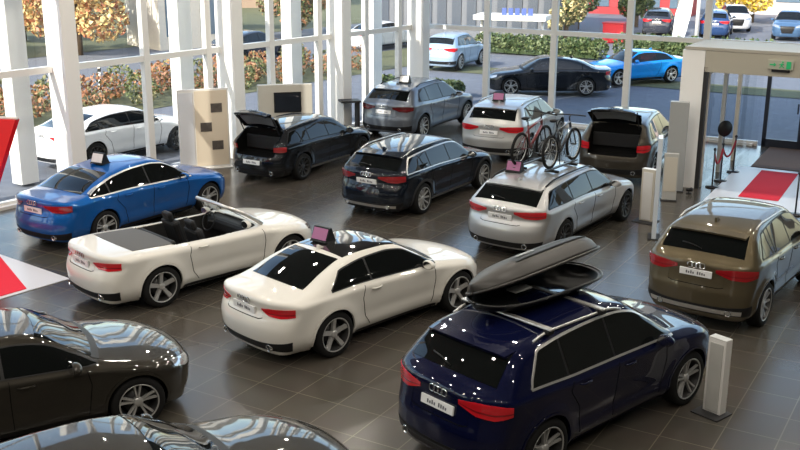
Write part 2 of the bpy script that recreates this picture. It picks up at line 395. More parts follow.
    for kd in ('side', 'sideL'):
        link('sill_trim', patch_mesh(s, 'sill_trim', kd, [(xs0, .20), (xs1, .20)], [(xs0 + .03, .265), (xs1 - .03, .265)], 24, 3, .006), sill or trim, root)
        for line in sp['seams']:
            ribbon(s, 'door_seam', kd, [(a * sx, b * sz) for a, b in line], .010, M_WELL, root, .003, 26)
        for hx in sp['handles']:
            hx *= sx; zz = float(lut(s.belt, hx)) - .085 * sz; p, D = s.wrap(kd, [hx - .1, hx - .06, hx + .06, hx + .1], [zz] * 4, .0)
            q = [Vector(p[0]) + Vector(D[0]) * .0, Vector(p[1]) + Vector(D[1]) * .028, Vector(p[2]) + Vector(D[2]) * .028, Vector(p[3])]
            MB().tube(q, .013, 8).build('door_handle', pm, root)
        # mirror
        xm = sp['mirror'] * sx; zm = float(lut(s.belt, xm)) + .05 * sz; b0 = s.pt(kd, xm, zm - .02); sg = -1 if kd == 'side' else 1
        bm = bmesh.new(); bmesh.ops.create_uvsphere(bm, u_segments=18, v_segments=12, radius=1)
        for v in bm.verts:
            c = v.co; c.x = max(c.x, -.45); v.co = Vector((c.x * .085, c.y * .115, c.z * .075 * (1 - .15 * c.y * sg)))
        me = bpy.data.meshes.new('side_mirror'); bm.to_mesh(me); bm.free(); me.polygons.foreach_set('use_smooth', [True] * len(me.polygons))
        mo = link('side_mirror', me, sp.get('mirm') or pm, root); mo.location = (b0.x - .02, b0.y + sg * .14, b0.z + .05)
        MB().tube([(.0, -sg * .16, -.06), (.0, -sg * .08, -.05), (0, 0, -.03)], .02, 8).build('mirror_stalk', M_BLACK, mo)
        gb = MB(); gb.lathe([(.001, -.040), (.98, -.040)], 20, 'X'); gb.v = [(a, b * .095, c * .062) for a, b, c in gb.v]
        gb.build('mirror_glass', M_CHROME, mo)
    # plate and badge
    pz = sp['plate'] * sz; P = s.pt('rear', 0, pz); Pu = s.pt('rear', 0, pz + .05); up = (Pu - P).normalized(); yv = Vector((0, -1, 0))
    if plate:
        nn = yv.cross(up).normalized(); nn = nn if nn.x < 0 else -nn
        M3 = Matrix((yv, up, nn)).transposed()
        pl = MB().box(P + nn * .012, (.52, .11, .024), M=M3, bev=.004).build('license_plate', M_PLATE, root)
        for ks in ((0, 1, 2, 3), (5, 6, 7, 8)):
            lt = MB()
            for k in ks:
                hh = (.045, .034, .05, .034, 0, .05, .046, .04, .03)[k]
                lt.box(P + nn * .0255 + yv * ((k - 4) * .036) + up * (hh - .05) / 2, (.022, hh, .003), M=M3)
            lt.build('lettering', M_INK, pl)
    ez = sp['badge'] * sz; E = s.pt('rear', 0, ez, .006); Eu = s.pt('rear', 0, ez + .04, .006)
    if not gate: rings(root, E, yv, (Eu - E).normalized(), .043, M_CHROME)
    # roof furniture
    if not g.get('none'):
        xf = sp['fin'] * sx; zt = s.pt('top', xf, 0).z
        MB().prism([(-.09, -.02), (.09, -.02), (-.05, .06), (-.085, .062)], -.02, .02, c=(xf, 0, zt)).build('antenna_fin', pm, root)
    if rails:
        for sg in (-1, 1):
            xs = np.linspace(sp['rail'][0] * sx, sp['rail'][1] * sx, 14); yy = sp['rail'][2]
            p, _ = s.wrap('top', xs, np.full(14, sg * yy), .0); hh = np.minimum(np.minimum(np.arange(14), 13 - np.arange(14)) * .03, .045)
            MB().tube([Vector(q) + Vector((0, 0, k)) for q, k in zip(p, hh)], .017, 8).build('roof_rail', rails, root)
    if sp.get('spoil') and not gate:
        xs, hw = sp['spoil']; ys = np.linspace(-hw, hw, 18); q, _ = s.wrap('top', xs * sx - cv * ys**2 * -.95 + .03, ys, .008); q2 = q + np.array([-.17, 0, -.03]); q2[:, 1] *= .97; n = len(q)
        vs = np.concatenate([q, q2, q2 + [0.01, 0, -.03], q + [0, 0, -.04]]); fs = [(k * n + i, k * n + i + 1, ((k + 1) % 4) * n + i + 1, ((k + 1) % 4) * n + i) for k in range(4) for i in range(n - 1)] + [(0, n, 2 * n, 3 * n), (n - 1, 4 * n - 1, 3 * n - 1, 2 * n - 1)]
        b_ = MB(); b_.add(vs.tolist(), fs); b_.build('roof_spoiler', pm, root)
    if sp.get('wiper') and not gate:
        a, b = sp['wiper']; p0 = s.pt('top', a * sx, 0, .02); p1 = s.pt('top', b * sx, .34, .02)
        MB().tube([p0, (p0 + p1) / 2 + Vector((0, 0, .015)), p1], .009, 6).build('rear_wiper', M_BLACK, root)
    return root, s

# ------------------------------------------------------------------ body styles (metres, x forward from mid wheelbase)
DOOR2 = [[(-.76, .94), (-.80, .75), (-.72, .45), (-.60, .30)], [(.78, .90), (.82, .7), (.80, .42), (.78, .30)]]
DOOR4 = [[(-1.10, .97), (-1.14, .85), (-.92, .62), (-.82, .30)], [(-.14, .96), (-.14, .7), (-.12, .30)], [(.82, .92), (.87, .72), (.84, .45), (.82, .30)]]
COUPE = dict(W=1.86, wb=2.766, R=.345,
    T=[(-2.6, .93), (-2.42, .995), (-2.2, 1.005), (-2.0, 1.02), (-1.82, 1.055), (-1.42, 1.205), (-1.02, 1.315), (-.5, 1.365), (-.15, 1.37), (.2, 1.335), (.6, 1.16), (.96, .995), (1.2, .95), (1.7, .885), (2.05, .80), (2.3, .68), (2.5, .5)],
    belt=[(-2.6, .92), (-1.6, .945), (-1, .955), (0, .925), (1.1, .885), (1.8, .82), (2.4, .66)],
    plan=[(-2.6, .90), (-2.2, .945), (-1.4, 1.0), (-.6, .965), (.3, .955), (1.35, .985), (1.9, .95), (2.3, .90)],
    rear=[(0, -2.30), (.22, -2.36), (.36, -2.43), (.55, -2.46), (.68, -2.43), (.80, -2.37), (.96, -2.40), (1.1, -2.36), (1.5, -2.2)],
    front=[(0, 2.14), (.22, 2.2), (.4, 2.25), (.6, 2.255), (.72, 2.2), (.9, 2.0), (1.4, 1.7)],
    tum=.66, step=.035, crown=.075, round=.10, clear=.15, rp=(.11, .36), fp=(.20, .42),
    dlo=dict(x=(-1.42, .88), gap=.095, kr=.75, kf=.85, split=(-.58,)), ws=(.90, .25, .66, .55), rw=(-1.82, -1.02, .60, .51),
    tail=([(25, .845), (33, .862), (45, .87), (57, .875)], [(25, .825), (33, .76), (45, .745), (57, .765)]), head=([(28, .70), (42, .74), (56, .78)], [(28, .61), (42, .63), (56, .70)]),
    seams=DOOR2, handles=(-.52,), mirror=.58, plate=.79, badge=.905, fin=-.86, diff=(.25, .36), flare=.03)
SEDAN = dict(COUPE, W=1.886, wb=2.924, R=.345,
    T=[(-2.75, .95), (-2.5, 1.03), (-2.25, 1.045), (-2.05, 1.055), (-1.87, 1.085), (-1.42, 1.27), (-1.02, 1.38), (-.42, 1.445), (-.05, 1.452), (.3, 1.41), (.7, 1.23), (1.1, 1.02), (1.35, .975), (1.8, .91), (2.15, .82), (2.42, .68), (2.6, .5)],
    belt=[(-2.7, .94), (-1.6, .985), (-.9, .985), (0, .955), (1.2, .905), (1.9, .83), (2.5, .66)],
    plan=[(-2.7, .90), (-2.3, .94), (-1.46, .99), (-.6, .975), (.3, .97), (1.46, .985), (2.0, .95), (2.45, .90)],
    rear=[(0, -2.42), (.22, -2.46), (.36, -2.52), (.55, -2.545), (.7, -2.51), (.82, -2.46), (.98, -2.49), (1.15, -2.4), (1.5, -2.2)],
    front=[(0, 2.26), (.22, 2.32), (.4, 2.375), (.6, 2.385), (.72, 2.33), (.9, 2.1), (1.4, 1.8)],
    tum=.60, dlo=dict(x=(-1.75, 1.0), gap=.095, kr=.62, kf=.85, split=(-1.28, -.20)), ws=(1.02, .33, .68, .57), rw=(-1.86, -1.10, .62, .53),
    tail=([(22, .93), (34, .935), (46, .94), (57, .94)], [(22, .90), (34, .80), (46, .79), (57, .82)]), seams=DOOR4, handles=(-.84, .06), mirror=.68, plate=.80, badge=.945, fin=-.9, flare=.02)
SPORTBACK = dict(SEDAN, T=[(-2.75, .98), (-2.5, 1.05), (-2.3, 1.075), (-2.0, 1.12), (-1.65, 1.24), (-1.2, 1.355), (-.6, 1.415), (-.1, 1.42), (.3, 1.38), (.7, 1.21), (1.1, 1.01), (1.35, .965), (1.8, .90), (2.15, .81), (2.42, .67), (2.6, .5)],
    dlo=dict(x=(-1.74, 1.0), gap=.10, kr=.6, kf=.85, split=(-1.28, -.20)), rw=(-2.12, -1.2, .60, .53))
WAGON = dict(SEDAN,
    T=[(-2.75, .97), (-2.52, 1.06), (-2.38, 1.10), (-2.16, 1.23), (-1.92, 1.375), (-1.65, 1.415), (-1.2, 1.445), (-.4, 1.465), (-.05, 1.462), (.3, 1.42), (.7, 1.235), (1.1, 1.02), (1.35, .975), (1.8, .91), (2.15, .82), (2.42, .68), (2.6, .5)],
    tum=.52, dlo=dict(x=(-2.10, 1.0), gap=.105, kr=1.1, kf=.85, split=(-1.12, -.20)), rw=(-2.36, -1.96, .68, .63), rail=(-1.8, .28, .61),
    tail=([(20, .955), (34, .975), (46, .98), (57, .975)], [(20, .915), (34, .84), (46, .83), (57, .86)]), plate=.83, badge=.985, fin=-1.7, wiper=(-2.32, -2.26), spoil=(-1.93, .63))
SUV = dict(COUPE, W=1.893, wb=2.819, R=.37, ag=.06,
    T=[(-2.5, 1.0), (-2.33, 1.08), (-2.16, 1.17), (-1.97, 1.365), (-1.75, 1.535), (-1.5, 1.585), (-1.0, 1.63), (-.35, 1.648), (0, 1.64), (.33, 1.59), (.73, 1.38), (1.10, 1.16), (1.3, 1.11), (1.8, 1.03), (2.1, .93), (2.35, .76), (2.5, .6)],
    belt=[(-2.4, 1.08), (-1.6, 1.11), (-.9, 1.075), (0, 1.055), (1.2, 1.02), (1.9, .95), (2.4, .78)],
    plan=[(-2.4, .93), (-2.1, .955), (-1.41, .995), (-.6, .98), (.3, .975), (1.41, .99), (1.9, .96), (2.3, .91)],
    rear=[(0, -2.18), (.25, -2.22), (.42, -2.28), (.62, -2.29), (.78, -2.26), (.95, -2.24), (1.1, -2.25), (1.3, -2.16), (1.7, -1.9)],
    front=[(0, 2.12), (.25, 2.18), (.45, 2.25), (.7, 2.265), (.85, 2.22), (1.0, 2.05), (1.5, 1.8)],
    lid=(.74, .90), tum=.50, step=.03, clear=.20, crown=.07, round=.11, rp=(.08, .27), fp=(.16, .34),
    dlo=dict(x=(-1.68, 1.02), lift=.05, gap=.115, kr=1.3, kf=.9, split=(-1.05, -.18)), ws=(1.03, .38, .71, .60), rw=(-2.09, -1.77, .67, .62), rail=(-1.4, .2, .63),
    tail=([(20, 1.025), (34, 1.05), (46, 1.055), (57, 1.045)], [(20, .975), (34, .895), (46, .885), (57, .94)]), head=([(30, .86), (42, .90), (56, .93)], [(30, .75), (42, .77), (56, .84)]),
    seams=[[(-1.0, 1.06), (-1.04, .95), (-.84, .70), (-.76, .34)], [(-.14, 1.04), (-.14, .7), (-.12, .34)], [(.82, 1.02), (.87, .8), (.84, .5), (.82, .34)]],
    handles=(-.78, .08), mirror=.68, plate=.87, badge=1.035, fin=-1.4, diff=(.31, .44), grille=(.42, .84), wiper=(-2.07, -2.0), flare=.03, skid=(.33, .40), spoil=(-1.76, .62))

# ------------------------------------------------------------------ place: directions of the two glass walls
CX, CY = .76, 35.68
A1, A2 = rad(53.5), rad(-30.4)
DL = Vector((-math.cos(A1), -math.sin(A1), 0)); NL = Vector((math.sin(A1), -math.cos(A1), 0))
DR = Vector((math.cos(A2), math.sin(A2), 0)); NR = Vector((math.sin(A2), -math.cos(A2), 0))
CO = Vector((CX, CY, 0)); UP = Vector((0, 0, 1))
def WL(s, off=0., z=0.): return CO + DL * s + NL * off + UP * z
def WR(s, off=0., z=0.): return CO + DR * s + NR * off + UP * z
HC = 8.2
rng = random.Random(7)

# ------------------------------------------------------------------ materials of the place
def floor_material():
    m = bpy.data.materials.new('floor_tiles'); m.use_nodes = True; nt = m.node_tree; b = nt.nodes['Principled BSDF']; L = nt.links.new
    g = nt.nodes.new('ShaderNodeNewGeometry'); mp = nt.nodes.new('ShaderNodeMapping'); mp.inputs['Rotation'].default_value = (0, 0, rad(-59.6)); mp.inputs['Location'].default_value = (-.38, -.38, 0)
    br = nt.nodes.new('ShaderNodeTexBrick'); br.offset = 0; br.squash = 1
    br.inputs['Scale'].default_value = 1; br.inputs['Brick Width'].default_value = .66; br.inputs['Row Height'].default_value = .66; br.inputs['Mortar Size'].default_value = .008; br.inputs['Mortar Smooth'].default_value = .3; br.inputs['Bias'].default_value = -.2
    br.inputs['Color1'].default_value = (.072, .063, .052, 1); br.inputs['Color2'].default_value = (.062, .055, .046, 1); br.inputs['Mortar'].default_value = (.140, .123, .095, 1)
    n = nt.nodes.new('ShaderNodeTexNoise'); n.inputs['Scale'].default_value = 1.3; n.inputs['Detail'].default_value = 6
    mx = nt.nodes.new('ShaderNodeMix'); mx.data_type = 'RGBA'; mx.blend_type = 'MULTIPLY'; mx.inputs[0].default_value = .18
    L(g.outputs['Position'], mp.inputs[0]); L(mp.outputs[0], br.inputs['Vector']); L(mp.outputs[0], n.inputs['Vector']); L(br.outputs['Color'], mx.inputs[6]); L(n.outputs['Color'], mx.inputs[7]); L(mx.outputs[2], b.inputs['Base Color'])
    r = nt.nodes.new('ShaderNodeMapRange'); r.inputs[3].default_value = .20; r.inputs[4].default_value = .27; L(n.outputs['Fac'], r.inputs[0]); L(r.outputs[0], b.inputs['Roughness'])
    b.inputs['Specular IOR Level'].default_value = .5
    return m
M_FRAME = mat('white_frame', (.80, .79, .76), .4)
M_COLUMN = mat('white_column', (.86, .85, .82), .55)
M_WINDOW = glassmat('clear_glazing', (.93, .95, .95), .8)
M_ASPHALT = mat('asphalt', (.13, .14, .165), .8, noise=.25, nscale=3)
M_ROAD = mat('road_asphalt', (.13, .14, .16), .85, noise=.2, nscale=2)
M_GRASS = mat('grass', (.10, .105, .05), .9, noise=.4, nscale=5)
M_CEIL = mat('ceiling_dark', (.10, .098, .094), .8)
M_PLASTER = mat('plaster_wall', (.10, .095, .088), .8)
M_DOORF = mat('dark_door_frame', (.02, .025, .04), .4)
M_REDCARPET = mat('red_carpet', (.72, .012, .035), .9)
M_WHITEMAT = mat('white_mat', (.64, .64, .67), .35)
M_BROWNMAT = mat('brown_doormat', (.14, .095, .075), .95, noise=.3, nscale=30)
M_REDPANEL = mat('red_panel', (.80, .004, .006), .35)
M_SPOT = mat('ceiling_spot_lamp', (.9, .9, .9), .5, emit=(1, .93, .82), estr=38)
M_LAMPPANEL = mat('ceiling_lamp_panel', (.9, .9, .9), .5, emit=(1, .94, .85), estr=5)

# ------------------------------------------------------------------ room shell
P0, P1 = WL(44), WR(26)
room = [CO, WR(26), WR(26) + NR * 44, WL(44) + DR * 6, WL(44)]
struct(raw('floor', [p for p in room], [tuple(range(5))[::-1]], floor_material()))
b = MB(); n = 5
vs = [(p.x, p.y, HC) for p in room] + [(p.x, p.y, HC + .3) for p in room]
b.add(vs, [tuple(range(n)), tuple(range(n, 2 * n))[::-1]] + [(i, (i + 1) % n, n + (i + 1) % n, n + i) for i in range(n)])
struct(b.build('ceiling', M_CEIL))
def wallbox(name, a, bb, z0, z1, th, m, outward):
    o = outward * th; vs = [a, bb, bb + o, a + o]; vs = [Vector((v.x, v.y, z0)) for v in vs] + [Vector((v.x, v.y, z1)) for v in vs]
    return struct(raw(name, vs, [(0, 1, 2, 3), (4, 7, 6, 5), (0, 4, 5, 1), (1, 5, 6, 2), (2, 6, 7, 3), (3, 7, 4, 0)], m))
wallbox('wall_right', room[1], room[2], 0, HC, .2, M_PLASTER, DR)
wallbox('wall_back', room[2], room[3], 0, HC, .2, M_PLASTER, -NR)
wallbox('wall_back_left', room[3], room[4], 0, HC, .2, M_PLASTER, DL)
struct(raw('ground', [(-160, -90, -.06), (200, -90, -.06), (200, 210, -.06), (-160, 210, -.06)], [(0, 1, 2, 3)], M_ASPHALT))

def bar(bd, a, bb, w, d, dirn, nrm):
    """box from a to bb, w across the wall direction, d deep"""
    a, bb = Vector(a), Vector(bb); ax = (bb - a).normalized()
    side = dirn if abs(ax.z) > .9 else UP
    vs = [p + side * (sg * w / 2) + nrm * (sd * d / 2) for p in (a, bb) for sg, sd in ((-1, -1), (1, -1), (1, 1), (-1, 1))]
    return bd.add(vs, [(0, 1, 2, 3), (7, 6, 5, 4), (0, 4, 5, 1), (1, 5, 6, 2), (2, 6, 7, 3), (3, 7, 4, 0)])
# left glazing: one window per bay, frame children
colS = [.55, 4.78, 9.42, 14.75, 19.9, 25.2, 30.5, 35.8]
bays = [(.75, 4.58, (1.4, 3.2)), (4.98, 9.22, (5.5, 7.6)), (9.62, 14.55, (10.05, 12.17)), (14.95, 19.65, (17.3,)), (20.15, 24.95, (22.6,)), (25.45, 30.25, (27.9,)), (30.75, 35.5, (33.,)), (36.05, 43.9, (38., 41.))]
nwin = 0
def window(a, bb, mull, W, D, N, zt=HC, rails=(.06, 3.0, 6.0), glass_gap=None, mw=.13):
    global nwin; nwin += 1
    root = bpy.data.objects.new('window_%d' % nwin, None); COL.objects.link(root); root['kind'] = 'structure'
    for z in rails:
        c = MB(); bar(c, W(a, .0, z), W(bb, .0, z), .15, .14, D, N); c.build('window_rail', M_FRAME, root)
    for s in mull:
        c = MB(); bar(c, W(s, .0, 0), W(s, .0, zt), mw, .16, D, N); c.build('window_mullion', M_FRAME, root)
    ed = [a] + sorted(mull) + [bb]
    for q0, q1 in zip(ed[:-1], ed[1:]):
        z0 = .1
        if glass_gap and q1 > glass_gap[0] + .05 and q0 < glass_gap[1] - .05: z0 = 3.0
        raw('pane', [W(q0, 0, z0), W(q1, 0, z0), W(q1, 0, zt), W(q0, 0, zt)], [(0, 1, 2, 3)], M_WINDOW, root)
    return root
for a, bb, m in bays: window(a, bb, m, WL, DL, NL, mw=.19)
mr = [2.48, 4.88, 7.37, 9.75]
window(.05, 11.5, mr, WR, DR, NR, mw=.2)
window(11.5, 16.3, (12.7, 13.9, 15.1), WR, DR, NR, glass_gap=(11.5, 16.3), rails=(3.0, 6.0)) if False else None
window(16.3, 26., (18.7, 21.1, 23.5), WR, DR, NR)
r_ = window(11.5, 16.3, (13.9,), WR, DR, NR, rails=(3.0, 6.0), glass_gap=(11.5, 16.3))
for o in list(r_.children):
    if o.name.startswith('window_mullion'):
        for v in o.data.vertices: v.co.z = max(v.co.z, 3.0)
# columns
k = 0
for i, s in enumerate(colS):
    d = (.40, .66)
    for nm, off, dd, m in (('column', .22, d, M_COLUMN), ('column', -1.75, (.5, .42), M_COLUMN)):
        k += 1; c = MB(); p = WL(s, off); c.box((p.x, p.y, HC / 2 if off > 0 else HC / 2), (dd[0], dd[1], HC if off > 0 else HC), rz=A1, bev=.015)
        struct(c.build('trim_%d' % k, m))
# sill line along the left glass
c = MB(); bar(c, WL(.3, .12, .035), WL(44, .12, .035), .07, .16, DL, NL); struct(c.build('baseboard_left', M_FRAME))
c = MB(); bar(c, WR(.1, .12, .035), WR(11.4, .12, .035), .07, .14, DR, NR); struct(c.build('baseboard_right', M_FRAME))
# entrance doors in the right facade
for i, (a, bb) in enumerate(((11.62, 12.72), (12.74, 13.88), (13.9, 15.05), (15.07, 16.25))):
    root = bpy.data.objects.new('door_%d' % (i + 1), None); COL.objects.link(root); root['kind'] = 'structure'
    c = MB(); bar(c, WR(a + .05, 0, 0), WR(a + .05, 0, 2.95), .11, .1, DR, NR); bar(c, WR(bb - .05, 0, 0), WR(bb - .05, 0, 2.95), .11, .1, DR, NR)
    bar(c, WR(a, 0, .12), WR(bb, 0, .12), .24, .1, DR, NR); bar(c, WR(a, 0, 2.9), WR(bb, 0, 2.9), .12, .1, DR, NR); c.build('door_frame', M_DOORF, root)
    raw('pane', [WR(a, 0, .2), WR(bb, 0, .2), WR(bb, 0, 2.9), WR(a, 0, 2.9)], [(0, 1, 2, 3)], M_WINDOW, root)
    c = MB(); bar(c, WR(bb - .16, .08, 1.05), WR(bb - .16, .08, 1.35), .04, .04, DR, NR); c.build('door_handle', M_DOORF, root)

# entrance portal
F0 = Vector((7.55, 24.33, 0)) + DR * -.29
def FP(t, d=0., z=0.): return F0 + DR * t - NR * d + UP * z
ep = thing('entrance_portal', 'beige entrance portal with glazed side framing the doorway at the right', 'entrance', tuple(F0))
def child(mb, nm, m): 
    o = mb.build(nm, m, ep); o.matrix_parent_inverse = Matrix.Translation(-F0); return o
c = MB(); bar(c, FP(0, .15, 3.14), FP(4.6, .15, 3.14), .5, .3, DR, NR); child(c, 'header', mat('portal_header', (.43, .40, .33), .5))
c = MB(); bar(c, FP(-.28, .16, 0), FP(-.28, .16, 3.39), .54, .3, DR, NR); child(c, 'side_panel', mat('portal_white', (.90, .89, .87), .4))
c = MB(); bar(c, FP(4.72, .16, 0), FP(4.72, .16, 3.39), .24, .3, DR, NR); child(c, 'side_panel', M_WHITE)
c = MB(); vs = [FP(-.5, 0, 3.40), FP(4.85, 0, 3.40), FP(4.85, 1.9, 3.40), FP(-.5, 1.9, 3.40)]; vs += [v + UP * .07 for v in vs]
c.add(vs, [(0, 3, 2, 1), (4, 5, 6, 7), (0, 1, 5, 4), (1, 2, 6, 5), (2, 3, 7, 6), (3, 0, 4, 7)]); child(c, 'roof', mat('portal_roof', (.42, .39, .33), .5))
c = MB(); bar(c, FP(.04, .3, 2.86), FP(.04, 3.9, 2.86), .10, .10, NR, DR); child(c, 'top_rail', M_BEIGE)
for d, m in ((.06, M_DARK), (.30, M_BEIGE), (2.2, M_GREYP), (3.9, M_BEIGE)):
    c = MB(); bar(c, FP(.04, d, 0), FP(.04, d, 3.0), .10, .12, DR, NR); child(c, 'post', m)
o = raw('side_glass', [FP(.04, .3, .05), FP(.04, 6.1, .05), FP(.04, 6.1, 2.9), FP(.04, .3, 2.9)], [(0, 1, 2, 3)], M_WINDOW, ep); o.matrix_parent_inverse = Matrix.Translation(-F0)
# exit sign with running figure
es = thing('exit_sign', 'small exit sign with green arrow, running figure and doorway marks on beige header', 'sign', tuple(FP(1.75, -.03, 3.14)))
def echild(mb, nm, m):
    o = mb.build(nm, m, es); o.matrix_parent_inverse = Matrix.Translation(-FP(1.75, -.03, 3.14)); return o
M_EXIT = mat('exit_green', (.02, .42, .16), .4, emit=(.02, .5, .16), estr=.12)
c = MB(); bar(c, FP(1.46, -.03, 3.17), FP(2.02, -.03, 3.17), .21, .05, DR, NR); echild(c, 'sign_box', mat('exit_box', (.44, .44, .36), .4))
c = MB(); bar(c, FP(1.55, -.03, 3.035), FP(1.95, -.03, 3.035), .06, .06, DR, NR); echild(c, 'mounting_bar', M_BLACK)
c = MB(); bar(c, FP(1.50, -.06, 3.17), FP(1.60, -.06, 3.17), .03, .01, DR, NR)
c.add([FP(1.59, -.065, 3.22), FP(1.59, -.065, 3.12), FP(1.65, -.065, 3.17)], [(0, 1, 2)]); echild(c, 'arrow', M_EXIT)
c = MB()
for (x0, z0, x1, z1, w) in ((1.72, 3.10, 1.76, 3.15, .025), (1.76, 3.15, 1.77, 3.21, .035), (1.77, 3.15, 1.82, 3.11, .025), (1.77, 3.20, 1.82, 3.18, .02), (1.71, 3.18, 1.77, 3.20, .02)):
    c.tube([FP(x0, -.06, z0), FP(x1, -.06, z1)], w / 2, 6)
c.lathe([(.001, -.02), (.016, -.012), (.02, 0), (.016, .012), (.001, .02)], 10, 'Z', FP(1.785, -.06, 3.24)); echild(c, 'running_figure', M_EXIT)
c = MB(); bar(c, FP(1.87, -.06, 3.17), FP(1.97, -.06, 3.17), .17, .01, DR, NR); echild(c, 'doorway_mark', M_EXIT)

# mats
def slab(nm, pts, z0, z1, m):
    n = len(pts); vs = [(p[0], p[1], z0) for p in pts] + [(p[0], p[1], z1) for p in pts]
    return raw(nm, vs, [tuple(range(n))[::-1], tuple(range(n, 2 * n))] + [(i, (i + 1) % n, n + (i + 1) % n, n + i) for i in range(n)], m)
UA = Vector((math.cos(rad(61.5)), math.sin(rad(61.5)), 0)); UB = Vector((math.sin(rad(61.5)), -math.cos(rad(61.5)), 0)); K0 = Vector((8.12, 23.64, 0))
def quad(o, ua, ub, a0, a1, b0, b1): return [o + ua * a + ub * bb for a, bb in ((a0, b0), (a0, b1), (a1, b1), (a1, b0))]
tag(slab('floor_mat', quad(K0, UA, UB, -.9, 3.5, -.65, 1.95), .0, .012, M_WHITEMAT), 'wide white floor mat under the red entrance carpet', 'mat')
tag(slab('carpet', quad(K0, UA, UB, 0, 3.2, 0, .92), .013, .026, M_REDCARPET), 'red carpet strip lying on the white mat at the entrance', 'carpet')
tag(slab('doormat', quad(K0, UA, UB, 3.62, 6.6, -.35, 4.4), .0, .015, M_BROWNMAT), 'dark brown doormat inside the glass entrance doors', 'mat')
V1 = Vector((-.62, -.785, 0)); V2 = Vector((-.785, .62, 0)); L0 = Vector((-6., 17.46, 0))
tag(slab('floor_mat', quad(L0, V1, V2, 0, 6, 0, 5), .0, .012, M_WHITEMAT), 'pale floor mat with red centre at the left, behind the white convertible', 'mat')
bpy.data.objects['floor_mat.001']['category'] = 'mat'
tag(slab('carpet', [L0 + V1 * a + V2 * b_ for a, b_ in ((.81, .1), (.06, 2.24), (.06, 4.9), (5.9, 4.9), (5.9, .1))], .013, .024, M_REDCARPET), 'red carpet square on the pale mat at the left edge', 'carpet')
# red wedge display
c = MB(); w0 = Vector((-7.25, 18.9, 0)); wd = Vector((.93, -.37, 0)); q = [w0 + wd * 0 + UP * 2.66, w0 - wd * 1.9 + UP * 2.58, w0 - wd * 1.75 + UP * .024, w0 - wd * 1.3 + UP * .024]
nn = Vector((.37, .93, 0)); vs = [p for p in q] + [p + nn * .12 for p in q]
c.add(vs, [(0, 1, 2, 3), (7, 6, 5, 4), (0, 4, 5, 1), (1, 5, 6, 2), (2, 6, 7, 3), (3, 7, 4, 0)])
wp = thing('wedge_display', 'bright red slanted display panel narrowing downward at the left edge', 'display', tuple(w0 - wd * 1.5))
o = c.build('panel', M_REDPANEL, wp); o.matrix_parent_inverse = Matrix.Translation(-(w0 - wd * 1.5))
c = MB(); c.tube([q[0] + UP * .02 + nn * .06, q[1] + UP * .02 + nn * .06], .03, 8); o = c.build('top_rail', M_WHITE, wp); o.matrix_parent_inverse = Matrix.Translation(-(w0 - wd * 1.5))

# ------------------------------------------------------------------ cars
M_REDM = mat('tail_lamp_mid_red', (.30, .010, .014), .12, coat=1.)
PW = paint('paint_white', (.72, .70, .65), 0, .4)
PN = paint('paint_navy', (.0025, .004, .024), .1, .3)
PB = paint('paint_blue', (.008, .10, .36), .3, .35)
PS = paint('paint_silver', (.50, .50, .50), .7, .38)
PBR = paint('paint_bronze', (.105, .085, .052), .55, .38)
PK = paint('paint_black', (.006, .007, .009), 0, .3)
PKB = paint('paint_blue_black', (.005, .008, .014), 0, .3)
PGR = paint('paint_graphite', (.028, .025, .020), .3, .35)
PGY = paint('paint_steel_grey', (.17, .19, .22), .6, .36)
PDB = paint('paint_dark_bronze', (.055, .048, .038), .5, .36)
PSI = paint('paint_pale_silver', (.46, .46, .45), .6, .38)
POB = paint('paint_bright_blue', (.01, .26, .72), .1, .3)
POW = paint('paint_pure_white', (.78, .79, .80), 0, .4)
M_ROOFG = mat('panoramic_roof', (.012, .012, .012), .06, coat=1.)

def sub(sp, **k):
    d = dict(sp); d.update(k); return d
coupe, SH = build_car('coupe_car', 'white two-door coupe with black glass roof and roof sign', (-.61, 15.55), 44.5, sub(COUPE, sx=.975, sz=1.04, R=.355), PW, .022, 'star', roofm=M_ROOFG)
navy, SHQ = build_car('suv_car', 'dark navy SUV in front carrying an open roof box', (2.15, 12.11), 42.4, sub(SUV, sx=1.03, sz=1.045, R=.38), PN, .022, 'twin', rails=M_SATIN, chrome=M_SATIN, lowtrim=M_DARK, sill=PN)
# convertible
def ccut(x, y, z):
    ay = np.abs(y); return smax(smax(np.abs(x + .12) - .90, ay - .70 + .04 * np.clip(x, 0, 1), .15), .36 - z, .1)
CAB = sub(COUPE, sx=.975, sz=1.04, R=.355, T=[(-2.6, .93), (-2.42, .99), (-2.2, 1.0), (-1.9, 1.005), (-1.6, .995), (-1.2, .975), (-.6, .962), (0, .955), (.5, .955), (.85, .965), (.97, .975), (1.15, .945), (1.7, .885), (2.05, .80), (2.3, .68), (2.5, .5)],
          cut=ccut, dlo=dict(COUPE['dlo'], none=True))
M_CABIN = mat('cabin_lining', (.018, .017, .017), .8)
cab, SC_ = build_car('convertible_car', 'white open convertible with black cabin beside the blue saloon', (-3.61, 17.62), 43.8, CAB, PW, .022, 'star')
cab.children[0].data.materials[2] = M_CABIN
Y = np.linspace(-.66, .66, 20)
link('soft_top_cover', patch_mesh(SC_, 'soft_top_cover', 'top', np.stack([-1.80 + .16 * Y**2, Y], 1), np.stack([-.98 + .0 * Y, Y * 1.0], 1), 20, 8, .006), mat('soft_top_fabric', (.10, .10, .10), .85), cab)
